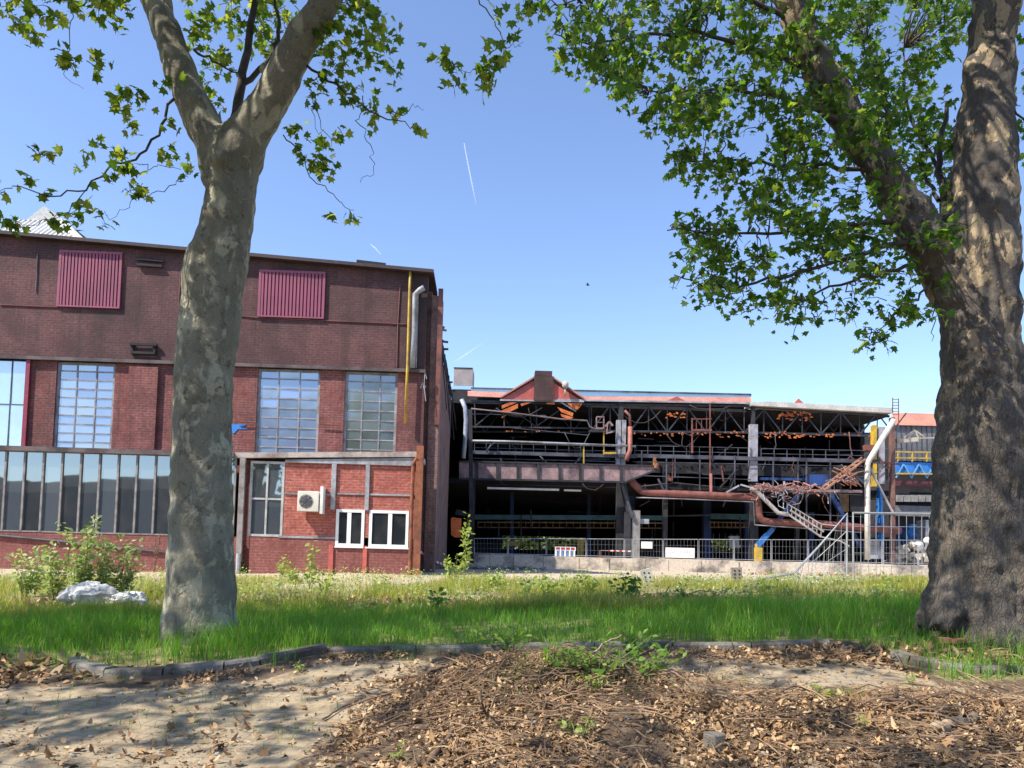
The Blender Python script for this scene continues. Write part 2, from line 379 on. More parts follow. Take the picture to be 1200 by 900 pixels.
# upper wall: a prism with a sloping top
mb = MB(); mb.prism([(L0,0,z_ledge),(0,0,z_ledge),(0,0,zeave(0)),(L0,0,zeave(L0))], (0,.5,0)); mb.build('wall', M_br_up, brick_root)
z_wtop = z_ledge - .06
wins = [(-40,28,'blue'), (63,132,'a'), (300,374,'b'), (403,465,'c')]
zb_win = B.lz(300, 534)
edges = []
for a, b_, k in wins: edges.append((B.lx(a, 470), B.lx(b_, 470)))
edges[0] = (L0+2, edges[0][1])
mb = MB(); cur = L0
for e0, e1 in edges:
    mb.box((cur, .08, z_base), (e0, .5, z_ledge-.002)); mb.box((e0, .08, z_base), (e1, .5, zb_win)); cur = e1
mb.box((cur, .08, z_base), (0, .5, z_ledge-.002)); mb.build('wall', M_br_low, brick_root)
# pilaster
mb = MB(); mb.box((B.lx(150,470), -.06, z_base), (B.lx(184,470), .08, z_ledge-.2)); mb.build('pilaster', M_br_low, brick_root)
# ledge and eaves
mb = MB(); mb.box((L0, -.10, z_ledge-.05), (0.02, .02, z_ledge+.09)); mb.build('ledge', M_ledge, brick_root)
mb = MB(); mb.prism([(L0,-.35,zeave(L0)),(.25,-.35,zeave(.25)),(.25,-.35,zeave(.25)+.14),(L0,-.35,zeave(L0)+.14)], (0,3,0)); mb.build('roof', M_eave, brick_root)
# rest of the shell: roof deck, back wall, side wall burnt along its length
mb = MB(); mb.prism([(L0,2.66,zeave(L0)-.3),(-.3,2.66,zeave(0)-.3),(-.3,2.66,zeave(0)+.05),(L0,2.66,zeave(L0)+.05)], (0,18,0)); mb.build('roof', M_soot2, brick_root)
mb = MB(); 
zt = zeave(0)
yy = 0.5; 
top = [(.5, zt-.55), (1.6, zt-.6)]
k = 0
while yy < 20:
    step = .5 + .9*random.random(); top.append((yy+1.2, zt-.75-.02*yy+random.uniform(-.45,.15))); yy += step
    top.append((yy+1.2, top[-1][1]+random.uniform(-.3,.3)))
poly = [(.16,.5,z_base)] + [(.16,y,z) for y,z in top] + [(.16,top[-1][0],z_base)]
mb.prism(poly, (-.5,0,0)); mb.build('side_wall', M_br_side, brick_root)
mb = MB(); mb.box((L0,20.5,z_base),(-.3,21,zt-.2)); mb.box((L0,.52,z_base),(L0+.5,20.5,zeave(L0)-.4)); mb.build('rear_wall', M_br_side, brick_root)
# corner pier and fringe of bent roof purlins along the burnt side
mb = MB(); mb.box((.165, .35, z_base), (B.lx(517,400,.4), 1.3, B.lz(510,347,.4))); mb.build('corner_pier', M_br_side, brick_root)
mb = MB(); mb.box((B.lx(512,400,.2), .2, z_ledge-2.2), (B.lx(517.5,400,.2), .348, B.lz(515,347,.3)+.3)); mb.build('flashing_strip', M_rust, brick_root)
mb = MB()
for i in range(22):
    y = 1.8+i*.84+random.uniform(-.3,.3); z = zt-.5-.03*y+random.uniform(-.25,.2)
    mb.bar((-.6, y, z+.05), (.22+.35*random.random()**2, y+random.uniform(-.35,.35), z+random.uniform(-.3,.2)), random.uniform(.05,.12), .1)
for i in range(10):
    y = 2.5+i*1.7; mb.bar((.3, y, zt-1), (.55+.2*random.random(), y+random.uniform(.4,1.4), zt-3.2-2*random.random()), .05, .1)
mb.build('bent_purlins', M_steel_dark, brick_root)
# windows
def window(x0, x1, z0, z1, cols, rows, pane, frame, name='window', dy=.16, bw=.05, outer=.11, parent=None, recess=.09, shift=0):
    fr = MB(); par = parent or brick_root
    for xa, xb, za, zb in ((x0,x0+outer,z0,z1),(x1-outer,x1,z0,z1)): fr.box((xa,dy,za),(xb,dy+.07,zb))
    for za, zb in ((z0,z0+outer),(z1-outer,z1)): fr.box((x0+outer+.001,dy+.002,za),(x1-outer-.001,dy+.068,zb))
    for c in range(1, cols):
        xc = x0+(x1-x0)*(c/cols) + shift
        fr.box((xc-bw/2,dy+.01,z0+outer),(xc+bw/2,dy+.06,z1-outer))
    for r in range(1, rows):
        zc = z0+(z1-z0)*r/rows; fr.box((x0+outer,dy+.015,zc-bw/2),(x1-outer,dy+.055,zc+bw/2))
    o = fr.build(name, frame, par)
    p = MB()
    for c in range(cols):
        for r in range(rows):
            xa = x0+(x1-x0)*c/cols+shift*(c>0); xb = x0+(x1-x0)*(c+1)/cols+shift*(c<cols-1); za = z0+(z1-z0)*r/rows; zb = z0+(z1-z0)*(r+1)/rows
            tz = random.uniform(-.012,.012); tx = random.uniform(-.010,.010)
            p.add([(xa,dy+.04+tx,za),(xb,dy+.04-tx,za),(xb,dy+.04-tx+tz,zb),(xa,dy+.04+tx+tz,zb)], [(0,1,2,3)])
    p.build('pane', pane, o)
    return o
M_pane_a = glass('sky blue dirty glass', (.16,.22,.36), .27, .08, .03, (.85,.93,1.0), .22)  # blue base puts the sky's reflection into the dirty glass colour
M_pane_c = glass('green grey dirty glass', (.095,.115,.115), .22, .10, .05, (.9,.95,1.0), .35)
M_pane_blue = glass('painted sky reflection glass', (.26,.37,.50), .36, .03, .01, (.9,.97,1.0), .03)  # pale blue base paints the mirrored sky into the panes
M_frame_win = paint('grey window steel', (.30,.29,.30), (.17,.15,.15), 3, .7)
window(edges[1][0], edges[1][1], zb_win, z_ledge-.06, 3, 10, M_pane_a, M_frame_win)
window(edges[2][0], edges[2][1], zb_win, z_ledge-.06, 3, 9, M_pane_a, M_frame_win)
window(edges[3][0], edges[3][1], zb_win, z_ledge-.06, 3, 9, M_pane_c, M_frame_win)
M_redframe = paint('crimson frame paint', (.26,.03,.055), (.16,.02,.04), 1, .5)
ow = window(edges[0][0], edges[0][1], zb_win, z_wtop-.02, 9, 2, M_pane_blue, M_steel_mid, dy=.10, bw=.05, outer=.03)
mb = MB(); mb.box((edges[0][1]+.003, -.03, z_base), (B.lx(33,470), .075, z_ledge-.06)); mb.build('window_jamb', M_redframe, brick_root)
# louvres
for px0, px1, py0, py1 in ((69,142,293,361),(304,381,316,373)):
    x0, x1 = B.lx(px0,330), B.lx(px1,345); z1 = B.lz((px0+px1)/2, py0+2); z0 = B.lz((px0+px1)/2, py1)
    mb = MB(); n = 17
    mb.box((x0,-.10,z0),(x1,-.002,z0+.06)); mb.box((x0,-.10,z1-.1),(x1,-.002,z1))
    mb.box((x0,-.10,z0+.061),(x0+.1,-.002,z1-.101)); mb.box((x1-.1,-.10,z0+.061),(x1,-.002,z1-.101))
    lo = mb.build('louvre', M_louvre, brick_root)
    mb = MB()
    for i in range(n):
        xa = x0+.11+(x1-x0-.22)*i/n; wd = (x1-x0-.22)/n
        mb.add([(xa,-.085,z0+.06),(xa+wd*.62,-.085,z0+.06),(xa+wd*.72,-.01,z0+.06),(xa+wd,-.01,z0+.06),(xa,-.085,z1-.1),(xa+wd*.62,-.085,z1-.1),(xa+wd*.72,-.01,z1-.1),(xa+wd,-.01,z1-.1)],
               [(0,1,5,4),(1,2,6,5),(2,3,7,6)])
        mb.add([(xa,-.01,z0+.06),(xa,-.085,z0+.06),(xa,-.085,z1-.1),(xa,-.01,z1-.1)], [(0,1,2,3)])
    mb.build('ribbed_sheet', M_louvre, lo)
# pipes on the facade
def H_(px, py, dy): return B.hit(px, py, dy)
mb = MB(); mb.tube([B.hit(481,314,-.2), B.hit(480,340,-.2), B.hit(477.5,430,-.2), B.hit(474.5,496,-.2)], .055, 8); mb.build('gas_pipe', M_yellow, brick_root, smooth=True)
mb = MB(); mb.tube([B.hit(497,337,-.25), B.hit(492,340,-.22), B.hit(486.5,345,-.15), B.hit(485.5,390,-.13), B.hit(483,431,-.13)], .12, 10); mb.build('downpipe', M_steel_pale, brick_root, smooth=True)
mb = MB(); mb.tube([B.hit(490,345,-.08), B.hit(487.5,431,-.08)], .03, 6); mb.build('conduit', M_steel_pale, brick_root)
for pts, mt in (([(44,297),(42,342)], M_steel_mid), ([(211,325),(209,360)], M_rust), ([(469,333),(466,382),(465,432)], M_rust),
                ([(280,370),(300,372),(478,380)], M_rust), ([(0,357),(68,360)], M_rust), ([(277,494),(300,495)], M_rust), ([(375,497),(403,499)], M_rust)):
    mb = MB(); mb.tube([B.hit(x,y,-.03) for x,y in pts], .022, 5); mb.build('conduit', mt, brick_root)
mb = MB()
for xa, ya, xb, yb in ((152,403,184,404),(154,413,182,414)): mb.bar(B.hit(xa,ya,-.12), B.hit(xb,yb,-.12), .1)
for x in (155,181): mb.bar(B.hit(x,402,-.06), B.hit(x,415,-.06), .1)
mb.build('wall_bracket', M_soot2, brick_root)
mb = MB()
for xa, ya, xb, yb in ((418,306,452,310),): mb.bar(B.hit(xa,ya,-.2), B.hit(xb,yb,-.2), .1)
mb.build('wall_bracket', M_soot2, brick_root)
for xa, ya, xb, yb in ((160,303,192,306),(161,310,190,312)):
    mb = MB(); mb.bar(B.hit(xa,ya,-.1), B.hit(xb,yb,-.1), .09); mb.build('wall_bracket', M_soot2, brick_root)
# torn blue scrap painted on the brick left of the third window
mb = MB(); mb.prism([B.hit(271,497,.078), B.hit(289,497.5,.078), B.hit(284,500.5,.078), B.hit(291,503,.078), B.hit(279,503,.078), B.hit(274,508.5,.078), B.hit(271,506,.078)][::-1], (0,-.02,0)); mb.build('painted_emblem', M_blue, brick_root)
# loose cables at corner
mb = MB()
for pts in ([(486,434),(492,433),(498,436),(500,444)],[(493,455),(495,448),(497,456),(499,452)],[(498,436),(497,452),(499,470)]):
    mb.tube([B.hit(x,y,-.05+.3*(x>500)) for x,y in pts], .02, 5)
mb.build('loose_cable', M_steel_pale, brick_root)

# white ridge roof rising behind the eaves
M_whitesheet = paint('white corrugated roof sheet', (.66,.65,.63), (.52,.51,.5), .4, .55, fine=.08)
mb = MB()
ry0, ry1 = 6.0, 11.0
zA = B.lz(0,289,ry0)-1.0
xl = B.lx(-60,289,ry0); xr = B.lx(131,292,ry0); xt = B.lx(74,259,ry1); ztop = B.lz(40,259,ry1)
n = 46
x0_ = L0
pts0 = []; 
def corr(i): return .06*(1 if (i//2)%2 else -1)
N_ = 120
vs = []
for i in range(N_+1):
    f = i/N_; xb_ = xr + (L0-xr)*f; 
    h = 1.0 if xb_ < xt else max(0, (xr-xb_)/(xr-xt))
    y = ry0+(ry1-ry0)*h; o_ = .07 if (i%4 in (0,1)) else -.07
    vs += [(xb_, ry0+o_*.3, zA+o_), (xb_, y+o_*.3, zA+(ztop-zA)*h+o_)]
mb.add(vs, [(2*i,2*i+2,2*i+3,2*i+1) for i in range(N_)])
mb.build('ridge_roof', M_whitesheet, brick_root)
mb = MB(); mb.add([(xr,ry0,zA),(xt,ry1,ztop),(xt,ry1+5,ztop),(xr,ry1+10,zA)], [(0,1,2,3)]); mb.add([(xt,ry1,ztop+.05),(L0,ry1,ztop+.05),(L0,ry1+5,ztop+.05),(xt,ry1+5,ztop+.05)],[(0,1,2,3)])
mb.bar((xr,ry0-.05,zA), (xt,ry1-.05,ztop+.05), .22); mb.build('ridge_roof_hip', M_whitesheet, brick_root)
mb = MB(); a = B.hit(30,258,ry1+.3); b2 = B.hit(52,241,ry1+.3); c = B.hit(75,258,ry1+.3)
mb.prism([a, c, b2], (0,3.5,0)); mb.build('ridge_vent', paint('grey vent sheet', (.42,.43,.42), (.34,.35,.34), .5, .6), brick_root)

# ================================================================== ANNEX in front of it
A = Frame(493, 660, 29, R(2.2))
annex = empty('brick_annex', A.o, A.yaw, label='single storey annex of glass strip and red brick panels under a flat roof', cat='building')
M_br_annex = brick('annex red brick', (.42,.105,.078), (.31,.08,.06), (.41,.22,.18), soot=(.62,.9), streak=False)
M_br_plinth = brick('annex plinth brick', (.27,.078,.065), (.21,.062,.053), (.24,.14,.12), soot=(.55,.85), streak=False)
AD = 2.9
za_top = A.lz(300, 537); za_sill = A.lz(320, 629); zg = .25
xg1 = A.lx(290,580); xp = A.lx(333,580); xe = A.lx(487,580)
LA = -22.5
mb = MB(); mb.box((LA,0,zg),(A.lx(278,650)-.01,.3,za_sill-.03)); mb.box((A.lx(278,650)-.008,.2,zg),(A.lx(292,650)-.002,.3,za_top-.05)); mb.box((A.lx(292,650),0,zg),(A.lx(393,620),.3,za_sill-.03)); mb.box((A.lx(393,620)+.002,0,zg),(xe,.3,A.lz(430,641)-.06)); mb.build('plinth', M_br_plinth, annex)
# brick panel wall with two window openings
w1 = (A.lx(393,620), A.lx(427,620)); w2 = (A.lx(432,620), A.lx(479,620)); zw0, zw1 = A.lz(430,641), A.lz(430,597.5)
zt_ = za_top - .12
mb = MB()
mb.box((xp,.03,za_sill+.05),(w1[0],.3,zt_)); mb.box((w1[0],.03,zw1),(xe,.3,zt_)); mb.box((w1[1],.03,za_sill+.05),(w2[0],.3,zw1)); mb.box((w2[1],.03,za_sill+.05),(xe,.3,zw1))
mb.build('wall', M_br_annex, annex)
for c0, c1 in (((xp-.15,-.03,za_sill-.03),(w1[0],.29,za_sill+.05)), ((xp,-.012,A.lz(360,580)),(w1[0]-.05,.03,A.lz(360,578))), ((w1[0],-.012,A.lz(440,580.5)),(xe,.03,A.lz(440,578.5)))):
    mb = MB(); mb.box(c0, c1); mb.build('sill_band', M_steel_pale, annex)
for px, wd, mt in ((393.5,.17,M_steel_pale),(433,.15,M_steel_pale)):
    x = A.lx(px-2.5,570); mb = MB(); mb.box((x-wd/2,-.05,zw1-.02),(x+wd/2,.03,zt_)); mb.build('post', mt, annex)
    mb = MB(); mb.box((x-wd/2,-.05,zg),(x+wd/2,-.001,zw0+.04)); mb.build('post', M_red_clad, annex)
# white casement windows
M_dkglass = glass('dark window glass', (.02,.025,.03), .16, .03, .02, (1,1,1), .3)
for (x0, x1), cols in ((w1,2),(w2,2)):
    window(x0+.01, x1-.01, zw0, zw1, cols, 1, M_dkglass, M_plastic, 'casement_window', dy=.0, bw=.15, outer=.11, parent=annex, shift=(-.04 if x0 == w1[0] else .04))
mb = MB(); mb.box((w2[0]-.1,-.07,zw0-.05),(w2[1]+.05,-.001,zw0)); mb.box((w1[0],-.07,zw0-.05),(w1[1],-.001,zw0)); mb.build('window_sill', M_plastic, annex)
# steel window next to the brick panel
M_anglass = glass('annex dark mirror glass', (.06,.072,.088), .27, .02, .012, (.82,.92,1), .5)
M_mull = paint('grey brown mullion', (.27,.25,.24), (.15,.13,.125), 3, .6)
window(A.lx(292,580), A.lx(333,580)-.02, za_sill, za_top-.10, 2, 2, M_anglass, paint('pale mullion', (.45,.45,.44), (.3,.3,.29), 3, .6), dy=.02, bw=.07, outer=.09, parent=annex)
# long glass strip
ga, gb = LA, A.lx(276,580); sp = A.lx(115,580)-A.lx(93,580); x = A.lx(4.7,580); fr = MB(); pn = MB()
xm = [x + sp*i for i in range(-14, 40) if ga < x+sp*i < gb-.2] + [gb-.04]
for xc in xm: fr.box((xc-.035,-.03,za_sill),(xc+.035,.06,za_top-.02))
fr.box((ga,-.02,za_sill-.05),(gb,.08,za_sill)); fr.box((ga,-.02,za_top-.02),(gb,.08,za_top+.06))
strip = fr.build('window_strip', M_mull, annex)
for xa, xb in zip(xm, xm[1:]):
    tx, tz = random.uniform(-.006,.006), random.uniform(-.008,.008)
    pn.add([(xa,.03+tx,za_sill),(xb,.03-tx,za_sill),(xb,.03-tx+tz,za_top),(xa,.03+tx+tz,za_top)], [(0,1,2,3)])
pn.build('pane', M_anglass, strip)
x = A.lx(283,600); mb = MB(); mb.box((x-.1,-.14,zg+.6),(x+.1,-.002,za_top+.02)); mb.build('post', M_mull, annex)
mb = MB(); mb.tube([(x,-.1,zg),(x,-.1,zg+.9)], .09, 8); mb.build('downpipe', M_steel_pale, annex)
mb = MB(); mb.tube([A.hit(-5,627,-.06), A.hit(60,633,-.06), A.hit(200,648,-.06)], .04, 6); mb.build('pipe', M_steel_mid, annex)
# roof slab and fascia
z0_, z1_ = A.lz(200,534), A.lz(200,528.5)
zr = A.lz(488,529.5)
mb = MB(); xk = A.lx(276,530)
mb.box((LA,-.2,z0_),(xk,AD,z1_)); mb.build('roof', M_ledge, annex)
mb = MB(); mb.prism([(xk+.003,-.12,z0_-.02),(xe+.12,-.12,zr-.2),(xe+.12,-.12,zr),(xk+.003,-.12,z1_)], (0,AD+.12,0)); mb.build('roof', paint('pale roof edge', (.42,.36,.33), (.20,.15,.14), 1.3, .8), annex)
mb = MB(); mb.prism([(xp,-.06,zt_),(xe,-.06,zt_),(xe,-.06,zr-.23),(xp,-.06,z0_-.03)], (0,.34,0)); mb.build('fascia', M_steel_pale, annex)
mb = MB(); mb.box((xe-.3,.302,zg),(xe-.05,AD+.0,zr-.3)); mb.build('end_wall', paint('smoke stained plaster', (.30,.26,.25), (.06,.05,.05), .7, .9), annex)
mb = MB(); x = A.lx(490.5,600); mb.box((x-.13,-.22,zg-.1),(x+.13,-.02,A.lz(490,523))); mb.tube([(x-.25,-.12,zg),(x-.25,-.12,A.lz(486,545)),(x-.1,-.2,A.lz(486,537))], .07, 8)
mb.build('corner_post', M_rust_orange, annex)
# air conditioner on its bracket
ac = MB(); a0 = A.hit(348,599,-.45); a1 = A.hit(374,576,-.45); ac.box((a0.x,-.45,a0.z),(a1.x,-.08,a1.z))
aco = empty('air_conditioner', A.world((a0.x,-.27,a0.z)), A.yaw, label='cream outdoor air conditioner unit on the red brick panel of the annex', cat='air conditioner')
ofs = (a0.x,-.27,a0.z)
ac.build('casing', paint('cream casing', (.66,.63,.55), (.55,.52,.45), 2, .5, fine=.08), aco, off=ofs, bevel=.02)
mb = MB(); cx = a0.x+(a1.x-a0.x)*.40; cz = (a0.z+a1.z)/2; rr = (a1.z-a0.z)*.34
mb.tube([(cx,-.455,cz),(cx,-.462,cz)], rr, 24); mb.build('fan_opening', M_conc_grey, aco, off=ofs)
mb = MB()
for i in range(1, 5): mb.tube([(cx+rr*i/5*math.cos(k*.262),-.472,cz+rr*i/5*math.sin(k*.262)) for k in range(25)], .006, 4)
for k in range(8): mb.bar((cx,-.470,cz),(cx+rr*math.cos(k*.785),-.470,cz+rr*math.sin(k*.785)), .012)
mb.build('fan_grille', M_steel_mid, aco, off=ofs)
mb = MB(); xb_ = A.lx(376.5,590,-.4); mb.box((xb_-.05,-.42,A.lz(376,602,-.4)),(xb_+.06,.0,A.lz(376,570,-.4))); mb.build('bracket', M_white, aco, off=ofs)

# ================================================================== BURNT STEEL HALL
Hf = Frame(545, 660, 62, R(2.2)); hp = Hf.hit
hall = empty('burnt_steel_hall', Hf.o, Hf.yaw, label='fire gutted open fronted steel hall with blackened trusses and hanging pipes', cat='building')
def hb(name, mat, fn, smooth=False, parent=hall):
    mb = MB(); fn(mb); return mb.build(name, mat, parent, smooth=smooth)
def pipe(name, mat, pts, r, dy=0, n=8): return hb(name, mat, lambda m: m.tube([hp(*p[:2], p[2] if len(p) > 2 else dy) for p in pts], r, n), True)
def bars(name, mat, segs, wd, dy=0, each=False):
    if each:
        for s in segs: bars(name, mat, [s], wd, dy)
        return
    def fn(m):
        for s in segs: m.bar(hp(s[0],s[1],dy+random.uniform(-.03,.03)), hp(s[2],s[3],dy+random.uniform(-.03,.03)), s[4] if len(s) > 4 else wd)
    return hb(name, mat, fn)
XL, XR = hp(536,560).x, hp(1050,560).x; ZT = hp(800,476).z; ZM = hp(800,566).z; z0h = .25; DB = 34
# shell
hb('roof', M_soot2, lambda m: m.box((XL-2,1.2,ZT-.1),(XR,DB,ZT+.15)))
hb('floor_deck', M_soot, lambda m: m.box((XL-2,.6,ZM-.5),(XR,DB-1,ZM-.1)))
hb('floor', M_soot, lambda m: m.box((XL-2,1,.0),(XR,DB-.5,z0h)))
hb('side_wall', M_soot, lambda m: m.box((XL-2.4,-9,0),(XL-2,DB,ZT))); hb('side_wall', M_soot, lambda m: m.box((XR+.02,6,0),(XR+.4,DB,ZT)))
# rear wall with the gaps that daylight comes through
def rear(m):
    gaps = [(571,655,569.5,574.5),(660,681,570.5,574.5),(590,702,627,643),(708,716,627,645),(833,868,625,641),(832,880,517,520.5),(895,925,518,520),(962,990,516,519),(1000,1035,517,519.5)]
    cuts = sorted({hp(570,y,DB).z for g in gaps for y in g[2:]} | {0, ZT})
    for za, zb in zip(cuts, cuts[1:]):
        zm = (za+zb)/2; gs = sorted((hp(g[0],570,DB).x, hp(g[1],570,DB).x) for g in gaps if hp(570,g[3],DB).z < zm < hp(570,g[2],DB).z)
        x = XL-2
        for a_, b_ in gs: m.box((x,DB,za),(a_,DB+.3,zb)); x = b_
        m.box((x,DB,za),(XR+.4,DB+.3,zb))
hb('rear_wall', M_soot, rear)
# things inside: teal crane beam, mesh rail, columns, stacked plant
M_teal = paint('teal beam paint', (.05,.16,.19), (.03,.08,.10), .7, .6)
M_brownmesh = paint('brown mesh rail', (.30,.17,.06), (.12,.07,.03), 1.5, .7)
bars('inner_beam', M_teal, [(556,606,776,607,.42)], .4, 6)
bars('inner_rail', M_brownmesh, [(560,612,776,613,.10),(560,618,776,619,.08)]+[(560+8*i,611,560+8*i,619,.05) for i in range(28)], .06, 6)
bars('inner_beam', M_teal, [(832,605,880,606,.5)], .4, 7)
bars('inner_rail', M_brownmesh, [(832,612,880,613,.10),(832,618,880,618,.08)]+[(832+5*i,611,832+5*i,619,.06) for i in range(10)], .06, 7)
bars('inner_column', M_blue_dk, [(828,585,828,660,.7),(740,570,740,660,.5),(600,575,600,660,.35),(690,575,690,660,.35),(876,585,876,660,.6),(950,600,950,660,.5)], .5, 9, True)
for x0,y0,x1 in ((556,636,585),(630,643,672),(690,630,735),(770,640,826),(845,646,880)): hb('inner_machine', M_soot2, lambda m: m.box(hp(x0,y0,11), hp(x1,661,13.5)))
bars('inner_frame', M_conc_grey, [(834,632,866,632,.08),(834,645,866,645,.08)]+[(836+7*i,625,836+7*i,655,.07) for i in range(5)], .08, 10)
hb('inner_cabinet', M_white, lambda m: m.box(hp(855,628,8.5), hp(866,642,9)))
hb('inner_cabinet', M_yellow, lambda m: m.box(hp(677,631,5), hp(683,654,5.6)))
hb('inner_cabinet', M_yellow, lambda m: m.box(hp(594,634,7), hp(609,640,7.2)))
# eaves fascia, roof strips above
hb('eaves', M_red_roof, lambda m: (m.prism([hp(548,464,.0),hp(692,470,.0),hp(692,464.5,.6),hp(548,458,.6)], (0,.12,.02)), m.prism([hp(692,470,.0),hp(880,472,.0),hp(880,465.5,.6),hp(692,464.5,.6)], (0,.12,.02))))
hb('eaves', M_steel_pale, lambda m: (m.bar(hp(648,468.5,-.1), hp(882,472.5,-.1), .1, .14),))
hb('eaves', paint('pale roof fascia', (.52,.50,.47), (.40,.37,.34), .8, .7), lambda m: m.prism([hp(880,471,-.3),hp(905,470.5,-.3),hp(1046,478,-.3),hp(1046,484,-.3),hp(880,475,-.3)], (0,1.6,0)))
hb('ridge_glazing', glass('roof glazing', (.12,.22,.30), .4, .1, .05), lambda m: m.prism([hp(552,463,4),hp(880,470,4),hp(880,463.5,5.5),hp(552,456,5.5)], (0,.1,.02)))
hb('ridge_cap', M_steel_mid, lambda m: m.bar(hp(552,455.5,5.6), hp(880,463,5.6), .22))
hb('ridge_glazing', M_soot2, lambda m: m.prism([hp(552,470,6),hp(880,478,6),hp(880,464,6.1),hp(552,457,6.1)], (0,5,0)))
# gable dormer
for P_ in ([(588,467.5),(626,468.5),(626,446)], [(647,468.5),(682,470),(647,447.5)]): hb('gable', M_red_clad, lambda m: m.prism([hp(*q_,-.1) for q_ in P_], (0,.1,0)))
M_gbrick = brick('gable brick', (.12,.05,.045), (.085,.04,.04), (.07,.05,.045), soot=(.4,.7))
hb('gable_pier', M_gbrick, lambda m: (m.box(hp(625.5,469,-.35), hp(647.5,444,.6)), m.box(hp(628,444,-.3), hp(645,439.5,.5)), m.box(hp(627,440,-.36), hp(646,438,.6))))
hb('gable_roof', M_red_roof, lambda m: (m.bar(hp(587,468,.8), hp(627,444,.8), 2.2, .12), m.bar(hp(646,445,.8), hp(683,470,.8), 2.2, .12)))
hb('gable_sill', M_steel_pale, lambda m: m.bar(hp(586,468.8,-.2), hp(684,470.6,-.2), .1, .12))
hb('vent_cowl', M_conc, lambda m: (m.tube([hp(662.5,464,-.6),hp(662.5,455,-.6)], .07, 8), m.tube([hp(662.5,455.5,-.6),hp(662.5,453,-.6),hp(662.5,449,-.6),hp(662.5,447,-.6)], [.12,.27,.27,.14], 10)), True)
hb('small_gable', M_red_clad, lambda m: m.prism([hp(781,470,.15),hp(806,471,.15),hp(793,464.5,.15)], (0,.3,0)))
hb('small_gable', M_red_clad, lambda m: m.prism([hp(932,471.6,1.4),hp(942,472.4,1.4),hp(936,467,1.4)], (0,.3,0)))
# rusty purlin sheets showing through; their vivid orange also paints in the sunlit glow
_ns = [0]; M_sheet = paint('sun glow rust sheet', (.62,.16,.03), (.32,.075,.022), 1.2, .8)
def sheets(quads, dy):
    rest = []
    for q in quads:
        _ns[0] += 1
        if _ns[0] <= 95: hb('rusty_sheet', M_sheet, lambda m: m.prism([hp(x,y,dy) for x,y in q], (0,.06,0)))
        else: rest.append(q)
    if rest: hb('rusty_scraps', M_sheet, lambda m: [m.prism([hp(x,y,dy) for x,y in q], (0,.06,0)) for q in rest])['kind'] = 'stuff'
sheets([[(588,475),(597,471.5),(606,471.5),(588,479)],[(588,481),(607,473),(607,478),(590,486)],[(588,488),(598,484),(592,487.5),(588,490)],[(610,473),(618,471.5),(624,471),(611,476)],
        [(640,472),(650,471.5),(650,474),(641,473.5)],[(653,477),(672,484),(671,488),(658,483)],[(664,472),(681,473),(677,480),(672,479)],[(657,485),(672,489),(668,492),(658,488)],[(676,472),(682,473),(679,478)]], -.2)
hb('torn_purlin', M_steel_pale, lambda m: (m.bar(hp(655,470,-.02), hp(675,482,-.02), .12), ))
def scraps(x0, x1, y0, y1, n, s=2.2):
    q = []
    for i in range(n):
        x = random.uniform(x0,x1); y = random.uniform(y0,y1); w_ = random.uniform(.8,s); h_ = random.uniform(.5,1.1)
        q.append([(x-w_,y+h_*random.random()),(x+w_,y+h_),(x+w_*.7,y-h_*random.random()),(x-w_*.6,y-h_)])
    return q
sheets(scraps(780,803,484,491,18) + scraps(912,952,482,493,42) + scraps(740,835,507,511,22,1.6) + scraps(840,930,505,513,34,1.5) + scraps(930,1040,508,513,22,1.5) + scraps(615,675,505,506,5,1.6) + scraps(592,602,504,505.5,3,1.5) + scraps(915,948,508,513,10,2.4), .1)
bars('daylight_gap_bar', M_white, [(571,572,655,574,.16),(661,574.5,681,575,.14)], .15, -.4, True)  # white bars stand in for daylight through a gap in the ceiling
# roof trusses along the front
def truss(m):
    ch = [(548,470),(692,474),(880,476),(1042,488)]
    bot = [(690,505),(880,507),(1030,511)]
    for (x,y),(x2,y2) in zip(ch, ch[1:]): m.bar(hp(x,y,.3), hp(x2,y2,.3), .18)
    for (x,y),(x2,y2) in zip(bot, bot[1:]): m.bar(hp(x,y,.3), hp(x2,y2,.3), .16)
    xs_ = [693,715,738,760,782,805,828,850,872,895,917,940,962,985,1007,1028]
    for i, x in enumerate(xs_):
        yt = 474+(x-692)*.03; yb = 505+(x-690)*.015
        m.bar(hp(x,yt,.3), hp(x,yb,.3), .07)
        if i+1 < len(xs_):
            x2 = xs_[i+1]; yt2 = 474+(x2-692)*.03; yb2 = 505+(x2-690)*.015
            (m.bar(hp(x,yb,.3), hp(x2,yt2,.3), .1) if i%2 == 0 else m.bar(hp(x,yt,.3), hp(x2,yb2,.3), .1))
hb('roof_truss', paint('truss steel', (.038,.039,.055), (.015,.015,.02), .8, .65), truss)
def truss2(m):
    m.bar(hp(552,500,.8), hp(690,502,.8), .12)
    for x in (556,590,628,668,690):
        m.bar(hp(x,470,.8), hp(x+1,502,.8), .09)
    for a_, b_ in ((556,590),(628,590),(628,668)): m.bar(hp(a_,500,.8), hp(b_,472,.8), .09)
    for x in range(552, 1040, 34): m.bar(hp(x,484,6), hp(x+17,506,6), .1); m.bar(hp(x+17,506,6), hp(x+34,484,6), .1)
    m.bar(hp(552,506,6), hp(1040,508,6), .15); m.bar(hp(552,484,6), hp(1040,486,6), .15)
hb('inner_truss', paint('inner truss steel', (.05,.05,.062), (.02,.02,.025), .8, .7), truss2)
